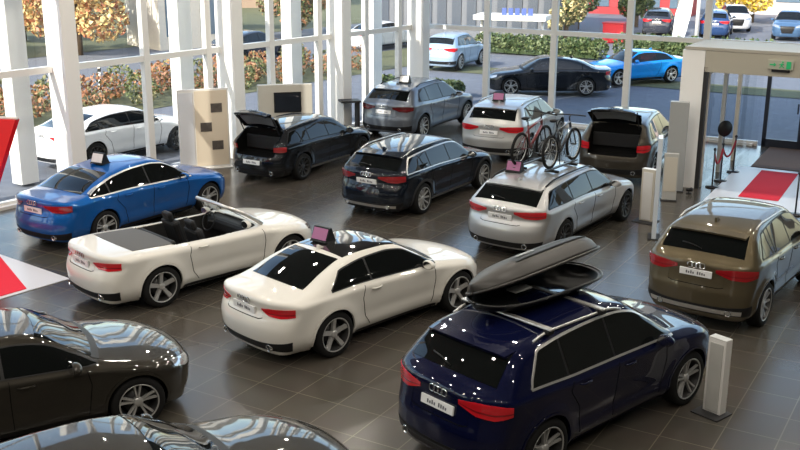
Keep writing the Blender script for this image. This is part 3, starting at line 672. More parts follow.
def seat(x, y, w, parent, back=.62):
    c = MB(); c.box((x + .02, y, .50), (.52, w, .16), bev=.05); so = c.build('seat', M_LEATHER, parent)
    R = Matrix.Rotation(rad(-18), 3, 'Y'); c = MB(); c.box((x - .30, y, .80), (.15, w * .96, back), M=R, bev=.055); c.build('seat_back', M_LEATHER, so)
    c = MB(); c.box((x - .43, y, 1.16), (.10, .27, .18), M=R, bev=.04); c.tube([(x - .39, y - .06, 1.0), (x - .42, y - .06, 1.12)], .008); c.tube([(x - .39, y + .06, 1.0), (x - .42, y + .06, 1.12)], .008); c.build('headrest', M_LEATHER, so)
seat(.0, -.37, .50, cab); seat(.0, .37, .50, cab)
c = MB(); c.box((-.62, 0, .52), (.42, 1.15, .18), bev=.05); so = c.build('rear_seat', M_LEATHER, cab)
c = MB(); c.box((-.86, 0, .74), (.16, 1.15, .5), M=Matrix.Rotation(rad(-16), 3, 'Y'), bev=.05); c.build('rear_seat_back', M_LEATHER, so)
c = MB(); c.box((.70, 0, .82), (.34, 1.30, .26), bev=.07); c.build('dashboard', M_LEATHER, cab)
c = MB(); M3 = Matrix.Rotation(rad(-68), 3, 'Y'); c.torus(.175, .016, (.42, .37, .90), M3, 24, 8); c.tube([(.42, .37, .90), (.64, .37, .82)], .03); c.build('steering_wheel', M_BLACK, cab)
def arch(u, lift=0.):  # windscreen frame
    return [(.86, u * .70, .99), (.58, u * .64, 1.19 + lift), (.32, u * .57, 1.335 + lift)]
ar = [Vector(p) for p in arch(-1)] + [Vector((.26, y, 1.355 + .015 * (1 - (y / .5)**2))) for y in (-.45, -.2, 0, .2, .45)] + [Vector(p) for p in arch(1)[::-1]]
MB().tube(ar, [.035] * 2 + [.032] * 7 + [.035] * 2, 10).build('windshield_frame', M_SATIN, cab)
vs = []
for t in np.linspace(0, 1, 6):
    for y in np.linspace(-1, 1, 12): hw = .69 - .14 * t; vs.append((.90 - .60 * t - .10 * y * y * (1 - .4 * t), y * hw, .985 + .37 * t - .02 * y * y))
raw('windshield', vs, [(j * 12 + i, j * 12 + i + 1, j * 12 + i + 13, j * 12 + i + 12) for j in range(5) for i in range(11)], glassmat('windscreen_glass', (.75, .8, .8), 1.), cab, True)

avant, SHA = build_car('estate_car', 'silver estate car carrying two bicycles on its roof', (3.36, 20.86), 54.5, WAGON, PS, .026, 'ten', rimm=M_ALLOYD, rails=M_BLACK)
q3, SH3 = build_car('suv_car', 'bronze brown SUV at the right edge near the entrance carpet', (5.94, 16.90), 53.5, sub(SUV, sx=.955, sz=1.01, W=1.856, R=.365, plate=.93, badge=1.05), PBR, .024, 'ten', rails=M_SATIN, lowtrim=M_SATIN, tailmat=M_REDM)
allroad, SHR = build_car('estate_car', 'blue-black estate car with silver rear skid strip, behind the white coupe', (.55, 23.70), 57.2, sub(WAGON, sx=.963, sz=1.01, W=1.842, R=.35), PKB, .028, 'ten', rails=M_SATIN, chrome=M_SATIN, lowtrim=M_SATIN, archtrim=M_DARK, sill=M_SATIN, tailmat=M_REDM)
blue, SHB = build_car('saloon_car', 'blue four-door saloon with roof sign at the left by the glass', (-5.85, 21.36), 56, SEDAN, PB, .026, 'twin', chrome=M_SATIN, tailmat=M_REDM)
left, SHL = build_car('saloon_car', 'dark graphite car at the left facing right with bright bonnet reflections', (-4.93, 11.80), 30, sub(SPORTBACK, sx=.94), PGR, .022, 'twin', rimm=M_ALLOY)
bott, SHX = build_car('saloon_car', 'black car cut off by the bottom edge, bonnet and windscreen showing', (-2.78, 8.66), 33, sub(SEDAN, sx=1.09, W=1.92), PGR, .022, 'ten')
# cars with the tailgate up
def hatch_cut(xh, hw, zs):
    return lambda x, y, z: smax(smax(np.abs(y) - hw, x - xh, .06), zs - z, .05)
def add_gate(root, sp, pm, xh, hw, ang, x1, zlow, glass):
    s0 = CarShape(dict(sp, cut=None)); sx, sz = s0.sx, s0.sz; Yh = np.linspace(-hw, hw, 16)
    c = sp.get('curv', .17) * .95
    g = link('tailgate', patch_mesh(s0, 'tailgate', 'top', np.stack([0 * Yh + xh, Yh], 1), np.stack([x1 + c * Yh**2, Yh * 1.08], 1), 16, 14, .0, .05), pm, root)
    Yg = Yh * .82; link('tailgate_glass', patch_mesh(s0, 'tailgate_glass', 'top', np.stack([glass[0] + c * Yg**2, Yg * 1.08], 1), np.stack([glass[1] + c * Yg**2, Yg * .95], 1), 16, 8, .008), M_CARGLASS, g)
    Yg = Yh * .82; link('gate_lining', patch_mesh(s0, 'gate_lining', 'top', np.stack([glass[0] + c * Yg**2, Yg * 1.08], 1), np.stack([glass[1] + c * Yg**2, Yg * .95], 1), 16, 8, -.052, .004), mat('gate_glass_inside', (.25, .27, .29), .08, coat=1.), g)
    hi = math.degrees(math.atan(hw / .9)); ph = np.linspace(-hi, hi, 16); zt = float(s0.pt('top', x1, 0).z) - .03
    lid = link('tailgate_lid', patch_mesh(s0, 'tailgate_lid', 'rear', np.stack([ph, 0 * ph + zlow], 1), np.stack([ph, 0 * ph + zt], 1), 16, 6, .0, .05), pm, g)
    E = s0.pt('rear', 0, (zlow + zt) / 2 + .03, .006); Eu = s0.pt('rear', 0, (zlow + zt) / 2 + .07, .006); rings(lid, E, Vector((0, -1, 0)), (Eu - E).normalized(), .043, M_CHROME)
    hz = s0.pt('top', xh, 0).z; H = Vector((xh, 0, hz)); g.location = H; g.rotation_euler = (0, rad(ang), 0)
    for o in [g] + list(g.children) + [k for ch in g.children for k in ch.children]:
        o.data.transform(Matrix.Translation(-H))
    for sg in (1, -1):
        MB().tube([(xh - .15, sg * (hw - .04), hz - .12), (xh - .42, sg * (hw - .06), hz + .34)], .014, 8).build('gas_strut', M_BLACK, root)
    # boot floor and seat backs
    MB().box((xh - .02, 0, zlow + .16), (.06, 2 * hw - .04, .34), bev=.02).build('seat_back', M_LEATHER, root)
hsp = sub(WAGON, sx=.92, sz=.98, W=1.82, cut=hatch_cut(-1.76, .60, .70), plate=.56, tail=([(38, .965), (47, .98), (52, .98), (57, .975)], [(38, .85), (47, .835), (52, .84), (57, .86)]))
hat, SHH = build_car('hatchback_car', 'black hatchback with its tailgate raised, by the screen at the left glass', (-2.5, 26.85), 58.6, hsp, PK, .026, 'ten', gate=1, sill=M_SATIN, tailmat=M_REDM)
add_gate(hat, hsp, PK, -1.76, .60, 84, -2.16, .80, (-2.13, -1.86))
osp = sub(SUV, cut=hatch_cut(-1.75, .62, .76), plate=.60, tail=([(38, 1.04), (46, 1.055), (52, 1.055), (57, 1.045)], [(38, .88), (46, .87), (52, .89), (57, .93)]))
opn, SHO = build_car('suv_car', 'dark SUV with its tailgate open and red lamps, left of the grey totem', (6.2, 26.8), 65, osp, PDB, .028, 'ten', gate=1, plate=False)
add_gate(opn, osp, PK, -1.76, .62, 84, -2.16, .92, (-2.12, -1.88))
grey, SHG = build_car('suv_car', 'steel grey SUV near the corner of the two glass walls', (.66, 32.52), 59.8, sub(SUV, sx=1.04, W=1.93, R=.38), PGY, .032, 'ten', rails=M_BLACK, tailmat=mat('tail_lamp_smoked', (.10, .015, .015), .15, coat=1.))
silv, SHS = build_car('suv_car', 'pale silver SUV behind the bicycles, in front of the right glass', (3.38, 29.35), 64, sub(SUV, sx=.98, sz=.97), PSI, .032, 'ten', rails=M_SATIN)
# cars outside
build_car('saloon_car', 'white saloon parked outside behind the left glass', (-8.01, 28.24), 55.6, SPORTBACK, POW, .032, 'ten', rimm=M_ALLOYD)
build_car('saloon_car', 'black car parked outside behind the right glass, nose to the left', (5.8, 40.4), 178, SEDAN, PK, .035, 'twin')
build_car('coupe_car', 'bright blue coupe parked outside beyond the right glass', (9.9, 43.5), 206, COUPE, POB, .035, 'twin')
build_car('hatchback_car', 'pale blue car parked far outside beyond the right glass, left of the black car', (2.6, 48.5), 62, sub(SUV, sx=.85, W=1.75), paint('paint_pale_blue', (.30, .40, .52), .2, .35), .05, 'ten')

# ------------------------------------------------------------------ things carried by the cars
def on_car(root, name, label, cat, local, group=None, rz=0.):
    p = root.matrix_world if False else Matrix.Translation(root.location) @ Matrix.Rotation(root.rotation_euler.z, 4, 'Z')
    w = p @ Vector(local); return thing(name, label, cat, tuple(w), root.rotation_euler.z + rz, group)
def top_z(S, x, y): return float(S.pt('top', x, y).z)
M_PINK = mat('pink_sign_face', (.34, .11, .24), .4)
def roof_sign(root, S, x, y, label, rz=0., col=None):
    t = on_car(root, 'roof_sign', label, 'sign', (x, y, top_z(S, x, y) + .002), 'magnetic signs on car roofs', rz)
    MB().box((0, 0, .012), (.26, .34, .024), bev=.008).build('magnetic_base', M_BLACK, t)
    MB().prism([(-.11, .024), (.11, .024), (.02, .23), (-.02, .23)], -.16, .16, c=(0, 0, 0)).build('sign_body', M_BLACK, t)
    c = MB(); c.add([(-.107, -.145, .045), (-.107, .145, .045), (-.030, .145, .215), (-.030, -.145, .215)], [(0, 1, 2, 3)]); c.v = [(v[0] - .006, v[1], v[2]) for v in c.v]
    c.add([(v[0] + .012, v[1], v[2]) for v in c.v], [(3, 2, 1, 0)]); c.build('sign_face', col or M_PINK, t)
    return t
roof_sign(coupe, SH, -.62, .22, 'pink faced sign on the black roof of the white coupe', .15)
roof_sign(blue, SHB, -.75, .0, 'white faced sign on the roof of the blue saloon', .1, M_WHITE)
roof_sign(avant, SHA, -1.25, .38, 'pink faced sign on the silver estate roof, behind the bicycles', .1)
roof_sign(silv, SHS, -1.2, .1, 'pink faced sign on the pale silver SUV roof', .1)
roof_sign(grey, SHG, -1.2, -.1, 'white faced sign on the steel grey SUV roof', .1, M_WHITE)

# roof bars and the open roof box on the navy SUV
for xx, lab in ((-1.20, 'silver roof crossbar under the rear half of the open roof box'), (-.22, 'silver roof crossbar under the front half of the open roof box')):
    z = top_z(SHQ, xx, .62) + .065; t = on_car(navy, 'roof_crossbar', lab, 'roof bar', (xx, 0, z), 'crossbars on the navy SUV')
    MB().box((0, 0, .015), (.075, 1.42, .028), bev=.01).build('bar', M_SATIN, t)
    for sg in (1, -1): MB().box((0, sg * .655, -.02), (.10, .09, .06), bev=.015).build('clamp_foot', M_BLACK, t)
zb = top_z(SHQ, -.7, .62) + .10
bx = on_car(navy, 'roof_box', 'black roof box with its lid propped open on the navy SUV', 'roof box', (-.45, .20, zb - .05))
def hullw(t): return .43 * (1 - abs(t)**(3.2 if t < 0 else 6))**.5 if abs(t) < 1 else 0
def tray(depth, up, m, inner, name, parent, L=1.06):
    n = 40; k = 9; out = []; inn = []
    for i in range(n + 1):
        t = -1 + 2 * i / n; t = math.sin(t * PI / 2) if True else t; w = max(hullw(t), .002); dd = depth * (1 - max(0, -t)**3 * .55) * (1 - max(0, t)**6 * .5)
        for lst, sc in ((out, 1), (inn, .955)):
            for j in range(k + 1):
                a = -1 + 2 * j / k; a = math.sin(a * PI / 2)
                lst.append((t * L * sc, a * w * sc, up * (dd * (1 - abs(a)**4) * (1 if sc == 1 else .93))))
    N = len(out); q = lambda off, fl: [tuple((off + i * (k + 1) + j, off + i * (k + 1) + j + 1, off + (i + 1) * (k + 1) + j + 1, off + (i + 1) * (k + 1) + j)[::fl]) for i in range(n) for j in range(k)]
    rim = [(i * (k + 1) + j, (i + 1) * (k + 1) + j, N + (i + 1) * (k + 1) + j, N + i * (k + 1) + j) for i in range(n) for j in (0, k)]
    me = bpy.data.meshes.new(name); me.from_pydata(out + inn, [], q(0, 1) + q(N, -1) + rim); me.update()
    bm = bmesh.new(); bm.from_mesh(me); bmesh.ops.recalc_face_normals(bm, faces=bm.faces[:]); bm.to_mesh(me); bm.free()
    me.materials.append(m); me.materials.append(inner)
    nf = n * k; me.polygons.foreach_set('material_index', [0] * nf + [1] * nf + [0] * len(rim)); me.polygons.foreach_set('use_smooth', [True] * (2 * nf) + [False] * len(rim))
    return link(name, me, None, parent)
M_BOX = mat('roof_box_shell', (.020, .0175, .015), .42)
M_BOXD = mat('roof_box_black', (.014, .014, .014), .35)
base = tray(.17, -1, M_BOXD, M_BLACK, 'base_tray', bx); base.location = (0, 0, .175)
lid = tray(.24, 1, M_BOX, M_BLACK, 'lid', bx); lid.location = (0, .42, .185); lid.rotation_euler = (rad(-23), rad(-3), 0)
lid.data.transform(Matrix.Translation((0, -.42, 0)))
c = MB(); c.torus(1, .016, (0, 0, 0), None, 48, 6)
for nm, par, m in (('base_rim', base, M_BOXD), ('lid_rim', lid, M_BOX)):
    pts = [(t * 1.065, sg * (hullw(t) + .008) + (0 if par is base else -.42), 0) for sg, ts in ((1, np.sin(np.linspace(-1, 1, 30) * PI / 2)), (-1, np.sin(np.linspace(1, -1, 30) * PI / 2))) for t in ts]
    MB().tube(pts, .018, 8).build(nm, m, par)
c = MB(); c.box((-.32, -.02, .02), (.30, .16, .03), bev=.01); c.build('strap_tray', M_GREYP, base)
for x in (-.62, .55): MB().tube([(x, .34, .17), (x + .05, .12, .34)], .012, 8).build('lid_strut', M_CHROME, bx)
c = MB(); pl = []
for i in range(13):
    t = -.45 + 1.3 * i / 12; w = hullw(t)
    for a in (-.62, -.30): pl.append((t * 1.06, a * w - .42, .24 * (1 - abs(a)**4) * (1 - max(0, -t)**3 * .55) * (1 - max(0, t)**6 * .5) + .006))
c.add(pl, [(2 * i, 2 * i + 2, 2 * i + 3, 2 * i + 1) for i in range(12)], True); c.build('lid_stripe', M_BLACK, lid)
c = MB()
for i, (x0, w) in enumerate(((-.36, .05), (-.29, .04), (-.23, .05), (-.16, .03), (-.10, .05))):
    c.add([(x0, -.60, .2395 - .004), (x0 + w, -.60, .2395 - .004), (x0 + w, -.545, .244), (x0, -.545, .244)], [(0, 1, 2, 3)])
c.v = [(a, b, z + .008) for a, b, z in c.v]; c.build('lettering', M_GREYP, lid)

# bicycles on the silver estate
def bicycle(root, S, x, y, label, fm, tilt=0., rz=0.):
    z = top_z(S, x, y) + .10; t = on_car(root, 'bicycle', label, 'bicycle', (x, y, z), 'bicycles on the silver estate', rz); t.rotation_euler.x = tilt
    R = .335; xr, xf = -.50, .53; V = Vector
    for xx in (xr, xf):
        w = MB().torus(R - .026, .032, (xx, 0, R), Matrix.Rotation(PI / 2, 3, 'X'), 36, 8).build('wheel', M_TYRE, t)
        c = MB(); c.torus(R - .055, .011, (xx, 0, R), Matrix.Rotation(PI / 2, 3, 'X'), 30, 6)
        for k in range(14):
            a = 2 * PI * k / 14; c.tube([(xx, .02 * (-1)**k, R), (xx + (R - .055) * math.cos(a), 0, R + (R - .055) * math.sin(a))], .0028, 4)
        c.build('rim', M_ALLOY, w); MB().tube([(xx, -.05, R), (xx, .05, R)], .018, 10).build('hub', M_ALLOYD, w)
    bb = V((-.06, 0, .29)); st = V((-.22, 0, .78)); ht = V((.34, 0, .83)); hb = V((.38, 0, .70))
    c = MB(); c.tube([bb, st], .022); c.tube([st + V((.02, 0, -.08)), ht], .024); c.tube([bb, hb], .032); c.tube([ht, hb], .028)
    for sg in (1, -1): c.tube([bb, (xr, sg * .06, R)], .010); c.tube([st + V((.02, 0, -.08)), (xr, sg * .06, R)], .009)
    c.build('frame', fm, t)
    c = MB()
    for sg in (1, -1): c.tube([hb, hb + V((.03, sg * .05, -.06)), (xf, sg * .055, R)], .014)
    c.build('fork', M_BLACK, t)
    c = MB(); c.tube([ht, ht + V((-.02, 0, .09)), ht + V((.04, 0, .12))], .015); c.tube([ht + V((.02, -.34, .13)), ht + V((.05, -.15, .13)), ht + V((.05, .15, .13)), ht + V((.02, .34, .13))], .013); c.build('handlebar', M_BLACK, t)
    c = MB(); c.tube([st, st + V((-.04, 0, .14))], .013); c.build('seat_post', M_ALLOYD, t)
    c = MB(); c.tube([st + V((-.20, 0, .165)), st + V((-.10, 0, .17)), st + V((.02, 0, .165)), st + V((.10, 0, .16))], [.07, .065, .03, .018], 10); c.v = [(a, b_, .94 + (z_ - .94) * .45) for a, b_, z_ in c.v]; c.build('saddle', M_BLACK, t)
    c = MB(); c.torus(.085, .008, bb + V((0, -.05, 0)), Matrix.Rotation(PI / 2, 3, 'X'), 24, 6); c.tube([bb + V((0, -.07, 0)), bb + V((.12, -.07, -.12))], .01); c.tube([bb + V((0, .07, 0)), bb + V((-.12, .07, .12))], .01)
    c.box(bb + V((.12, -.11, -.12)), (.09, .08, .02)); c.box(bb + V((-.12, .11, .12)), (.09, .08, .02)); c.build('crankset', M_ALLOYD, t)
    k = on_car(root, 'bike_carrier', label.replace('bicycle', 'carrier rail under the bicycle').replace(' standing', ''), 'carrier', (x, y, z - .045), 'carriers on the silver estate', rz)
    MB().box((0, 0, .02), (1.36, .07, .03), bev=.008).build('rail', M_ALLOYD, k)
    for xx in (-.42, .42): MB().box((xx, 0, -.02), (.06, .30, .05), bev=.01).build('mount', M_BLACK, k)
    MB().tube([(.02, .05, .03), (.06, .10, .40), (.10, .045, .62)], .012).build('clamp_arm', M_BLACK, k)
bicycle(avant, SHA, -.66, .36, 'red framed bicycle standing on the silver estate roof, farther from camera', mat('bike_red', (.16, .02, .022), .3, coat=1.), rad(3))
bicycle(avant, SHA, -.58, -.32, 'dark framed bicycle standing on the silver estate roof, nearer to camera', mat('bike_dark', (.02, .022, .03), .3, coat=1.), rad(-2))

# ------------------------------------------------------------------ showroom furniture
def kiosk(x, y, rz, h, label, m1, m2, base=True, w=.34, d=.13, plate=(.42, .5)):
    t = thing('info_pillar', label, 'display pillar', (x, y, 0), rad(rz))
    MB().box((0, 0, h / 2 + .015), (d, w, h), bev=.006).build('column', m1, t)
    MB().box((0, 0, h + .02), (d * 1.0, w * 1.0, .012), bev=.004).build('top_cap', m2, t)
    MB().box((-d / 2 - .006, 0, h / 2), (.010, w * .72, h * .92)).build('front_panel', m2, t)
    if base: MB().box((-.06, 0, .009), plate + (.018,), bev=.005).build('base_plate', M_DARK, t)
    return t
kiosk(4.15, 12.20, 40, 1.03, 'short white pillar beside the front wheel of the navy SUV', M_WHITE, M_GREYP, w=.26, d=.14, plate=(.36, .40))
kiosk(5.42, 21.50, 52, 1.15, 'short beige pillar beside the silver estate bonnet', M_BEIGE, M_WHITE, w=.30)
def totem(x, y, rz, h, w, d, label, m, face=None):
    t = thing('display_totem', label, 'display', (x, y, 0), rad(rz))
    MB().box((0, 0, h / 2), (d, w, h), bev=.008).build('panel', m, t)
    MB().box((0, 0, .012), (d + .16, w + .04, .024), bev=.006).build('foot', M_DARK, t)
    if face: MB().box((-d / 2 - .004, 0, h * .56), (.008, w * .86, h * .72)).build('poster', face, t)
    return t
totem(5.28, 20.25, -14, 2.12, .42, .09, 'tall slim pale totem seen edge on, left of the grey totem', mat('pale_blue_panel', (.66, .72, .80), .3))
totem(6.73, 24.28, 72, 2.2, .44, .22, 'tall grey totem beside the entrance portal', mat('grey_totem', (.36, .37, .37), .45))
tp = totem(6.36, 23.3, 78, 1.14, .33, .08, 'low poster stand with beige poster between the two tall totems', M_GREYP, M_BEIGE)
t = thing('floor_spotlight', 'small black floor spotlight at the foot of the grey totem', 'spotlight', (7.02, 23.95, 0), rad(20))
MB().lathe([(.001, 0), (.07, 0), (.07, .02), (.001, .02)], 16).build('base', M_BLACK, t); MB().tube([(0, 0, .02), (0, 0, .07)], .012).build('stem', M_BLACK, t); MB().tube([(-.07, 0, .10), (.05, 0, .10), (.08, 0, .10)], [.035, .05, .05], 14).build('lamp_head', M_BLACK, t)
# stanchions with rope
M_POST = mat('stanchion_dark', (.05, .05, .055), .3, metal=.6)
pos = [(8.19, 25.29), (8.84, 26.32), (7.78, 24.62), (8.89, 22.03)]
labs = ['dark rope stanchion carrying the round black sign', 'dark rope stanchion farthest in, at the end of the red rope', 'dark rope stanchion nearest the portal side panel', 'dark stanchion base at the right edge before the red carpet']
for (x, y), lb in zip(pos, labs):
    t = thing('rope_stanchion', lb, 'stanchion', (x, y, .012), 0, 'rope stanchions by the entrance')
    MB().lathe([(.001, .0), (.16, .0), (.165, .012), (.03, .03), (.001, .03)], 24).build('base', M_POST, t); MB().tube([(0, 0, .02), (0, 0, .93)], .02, 12).build('post', M_POST, t)
    MB().lathe([(.001, .92), (.032, .92), (.038, .96), (.02, .985), (.001, .99)], 16).build('cap', M_POST, t)
for (a, bb, lb) in ((0, 1, 'red rope hanging between the inner pair of stanchions'), (2, 0, 'red rope hanging between the outer pair of stanchions')):
    p, q = Vector((*pos[a], .84)), Vector((*pos[bb], .84)); L = [p.lerp(q, i / 12) - UP * (.30 * (1 - ((i - 6) / 6)**2)) for i in range(13)]
    o = MB().tube(L, .026, 8).build('barrier_rope', mat('red_rope', (.38, .02, .04), .8)); tag(o, lb, 'rope', 'red ropes by the entrance')
t = thing('round_sign', 'round black sign standing up on a stanchion by the entrance', 'sign', (8.19, 25.29, 1.0))
MB().tube([(0, 0, 0), (0, 0, .18)], .014).build('sign_stem', M_POST, t)
MM = Matrix.Rotation(rad(-72), 4, 'Z') @ Matrix.Translation((0, 0, .36)); c = MB(); c.lathe([(.001, -.015), (.205, -.015), (.205, .015), (.001, .015)], 32, 'X'); c.v = [MM @ Vector(v) for v in c.v]; c.build('disc', M_BLACK, t)

# picture board by the second column
t = thing('picture_board', 'white standing board with three small pictures beside the second column', 'display board', (-5.2, 26.55, 0), rad(22))
MB().box((0, 0, 1.08), (1.34, .07, 2.10), bev=.01).build('board', M_WHITE, t)
MB().box((-.46, -.04, 1.06), (.36, .012, 1.98)).build('plain_panel', mat('pale_translucent_panel', (.72, .74, .78), .2), t)
pp = MB().box((.20, -.042, 1.08), (.86, .014, 2.0)).build('picture_panel', mat('picture_paper', (.74, .64, .50), .6), t)
for x, z in ((.34, 1.62), (.05, 1.12), (.34, .62)):
    MB().box((x, -.052, z), (.30, .008, .24)).build('picture', mat('picture_dark', (.10, .085, .075), .5, noise=.8, nscale=9), pp)
MB().box((0, 0, .015), (1.4, .34, .03), bev=.006).build('foot', M_WHITE, t)
# screen wall
p = WL(7.85, .75); t = thing('screen_stand', 'beige standing panel with a dark screen behind the raised tailgate', 'display', (p.x, p.y, 0), rad(14))
MB().box((0, 0, .97), (1.55, .22, 1.9), bev=.012).build('panel', mat('putty_panel', (.58, .55, .48), .5), t)
sc = MB().box((.06, -.12, 1.42), (.78, .03, .58), bev=.008).build('screen', M_BLACK, t); MB().box((.06, -.138, 1.42), (.70, .004, .50)).build('screen_glass', mat('screen_dark', (.02, .024, .032), .08), sc)
MB().box((0, 0, .012), (1.6, .5, .024), bev=.005).build('foot', M_GREYP, t)
p = WL(5.0, .8); t = thing('high_table', 'dark narrow high table beside the beige screen stand', 'table', (p.x, p.y, 0), rad(15))
MB().box((0, 0, 1.09), (.62, .5, .06), bev=.01).build('tabletop', M_DARK, t); MB().box((.24, 0, .54), (.08, .42, 1.06), bev=.01).build('leg', M_DARK, t); MB().box((.02, 0, .02), (.56, .44, .04), bev=.01).build('foot', M_DARK, t)

# ------------------------------------------------------------------ outdoors
def strip(nm, o, d, s0, s1, w0, w1, z, m, nrm):
    return struct(raw(nm, [o + d * s0 + nrm * w0 + UP * z, o + d * s1 + nrm * w0 + UP * z, o + d * s1 + nrm * w1 + UP * z, o + d * s0 + nrm * w1 + UP * z], [(0, 1, 2, 3)], m))
strip('ground_planting_bed', CO, DL, -30, 40, -8.2, -13, -.04, M_GRASS, NL)
strip('ground_road', CO, DL, -60, 60, -15, -25, -.045, M_ROAD, NL)
strip('ground_verge', CO, DL, -60, 60, -25.2, -60, -.04, M_GRASS, NL)
strip('ground_lawn', CO, DR, -6, 16, -10.5, -12.8, -.04, M_GRASS, NR)
def leaf_mesh(name, blobs, n, size, mats, seed, trunk=None):
    r = np.random.default_rng(seed); vs = []; fs = []; mi = []
    tot = sum(b_[3] * b_[4] * b_[5] for b_ in blobs)
    for bx_, by, bz, rx, ry, rz in blobs:
        k = max(20, int(n * rx * ry * rz / tot)); d = r.normal(size=(k, 3)); d /= np.linalg.norm(d, axis=1)[:, None]; rr = r.uniform(.55, 1., k)**.6
        C = d * rr[:, None] * np.array([rx, ry, rz]) + np.array([bx_, by, bz])
        for c_ in C:
            a = r.normal(size=3); a /= np.linalg.norm(a); b_ = np.cross(a, r.normal(size=3)); b_ /= np.linalg.norm(b_); s_ = size * r.uniform(.6, 1.3); q = len(vs)
            vs += [c_ - a * s_, c_ + b_ * s_ * .55, c_ + a * s_, c_ - b_ * s_ * .55]; fs.append((q, q + 1, q + 2, q + 3)); mi.append(int(r.integers(len(mats))))
    me = bpy.data.meshes.new(name); me.from_pydata([tuple(map(float, v)) for v in vs], [], fs); me.update()
    for m in mats: me.materials.append(m)
    me.polygons.foreach_set('material_index', mi); return me
def leafm(n, c): return mat('leaf_' + n, c, .6, noise=.2, nscale=3)
LG = [leafm('green', (.10, .13, .045)), leafm('olive', (.17, .16, .065))]; LO = [leafm('orange', (.34, .17, .08)), leafm('rust', (.26, .11, .055)), leafm('green', 0)]
LY = [leafm('gold', (.56, .40, .16)), leafm('amber', (.44, .27, .11)), leafm('cream', (.62, .52, .26))]; LR = [leafm('russet', (.36, .13, .06)), leafm('rust', 0), leafm('amber', 0)]; LD = [leafm('dark_green', (.035, .07, .02)), leafm('green', 0)]; LYY = [leafm('yellow', (.75, .55, .05)), leafm('gold', 0)]
r_ = random.Random(5); groups = {0: [], 1: [], 2: []}; bark = mat('bark', (.12, .085, .055), .9)
for i in range(64):
    p = WL(-8 + i * .52, -8.9 - (i * 7 % 5) * .75 - r_.random() * .4); h = r_.choice((.8, .95, 1.1, 1.25)); w_ = r_.uniform(.55, .8)
    groups[(i * 5 + i // 7) % 3].append((p.x, p.y, h * .5, w_, w_, h * .52))
def bed(lv, bl, n, seed, label):
    o = link('shrub_planting', leaf_mesh('shrub_planting', bl, n, .085, lv, seed), None); tag(o, label, 'shrubs', None, 'stuff')
bed(LO[:2] + LO[:1] + LG[1:], groups[0] + groups[1], 12000, 31, 'orange and rust autumn shrubs filling the bed outside the left glass')
bed(LG, groups[2], 6000, 32, 'olive green shrubs scattered among the orange ones in the left bed')
def tree(p, H, w, lv, label, seed, n=2600, group=None, cz=.62, name='tree', size=.14):
    t = thing(name, label, 'tree', (p[0], p[1], -.05), 0, group); r = random.Random(seed); bl = []
    for _ in range(11): bl.append((r.uniform(-.5, .5) * w, r.uniform(-.5, .5) * w, H * cz + r.uniform(-.28, .3) * H, w * .30, w * .30, H * .16))
    link('foliage', leaf_mesh('foliage', bl, n, size, lv, seed), None, t)
    c = MB(); c.tube([(0, 0, 0), (.05, .03, H * .4), (.02, 0, H * .8)], [.16, .12, .05], 8)
    for k in range(5): a = r.uniform(0, 6); c.tube([(.03, .02, H * (.3 + .08 * k)), (math.cos(a) * w * .35, math.sin(a) * w * .35, H * (.45 + .09 * k))], [.06, .025], 6)
    c.build('trunk', bark, t)
tree((-16.6, 53.), 7, 4.6, LY + LR[:1], 'golden autumn tree between the first column and the next mullion', 1, 9000, cz=.55)
tree((-22, 60.), 8, 4.2, LY + LO[:1], 'taller amber tree beyond the golden one', 2, 8000, cz=.5)
tree((-24.2, 50), 7, 4.6, LR, 'russet tree at the upper left corner', 3, 9000, cz=.5)
tree((-13.2, 67.5), 7, 3.6, LR + LG, 'rust and green tree beside the pale stone building', 4, 7000, cz=.5)
tree((-6.8, 64), 7, 3.6, LG + LO[:1], 'green and orange tree seen past the second column', 5, 7000, cz=.5)
tree((-30.5, 57), 8, 4.4, LD + LR, 'dark hedge tree at the far upper left', 6, 7000, cz=.45)
tree((25.5, 75.), 4.2, 3.6, LYY, 'yellow tree near the top right', 7, 6000, cz=.6)
tree((11.8, 69.), 6, 2.6, LD, 'dark green tree beyond the blue coupe', 8, 6000, cz=.5)
tree((16.2, 71), 5.5, 2.2, LD, 'dark green tree beside the feather flag', 9, 6000, cz=.5)
tree((9.4, 58.6), 5, 1.5, LG + LY[2:], 'yellow green tree behind the black car outside', 10, 5000, cz=.5)
def hedge(p, d, L, h, w, label, seed):
    t = thing('hedge', label, 'hedge', tuple(p)); k = int(L / .7); bl = [(d.x * L * (i / k - .5), d.y * L * (i / k - .5), h * .5, .55, .55 * w, h * .55) for i in range(k + 1)]
    link('foliage', leaf_mesh('foliage', bl, 4500, .10, LD + LG[:1], seed), None, t)
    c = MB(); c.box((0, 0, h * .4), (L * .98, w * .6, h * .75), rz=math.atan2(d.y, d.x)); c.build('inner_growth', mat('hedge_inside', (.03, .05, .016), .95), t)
hedge(WR(4.5, -19), DR, 7, 1.3, 1.2, 'clipped green hedge beyond the black and blue cars', 21)
hedge(WR(-3.4, -18.6), DR, 6.4, 1.0, 1.1, 'clipped green hedge below the striped office building outside', 24)
hedge(Vector((.7, 40.3, 0)), DR, 3.0, .55, .9, 'low green hedge just outside the right glass near the corner', 22)
hedge(WL(12, -26.5), DL, 22, 1.6, 1.6, 'long dark hedge across the road at the left', 23)
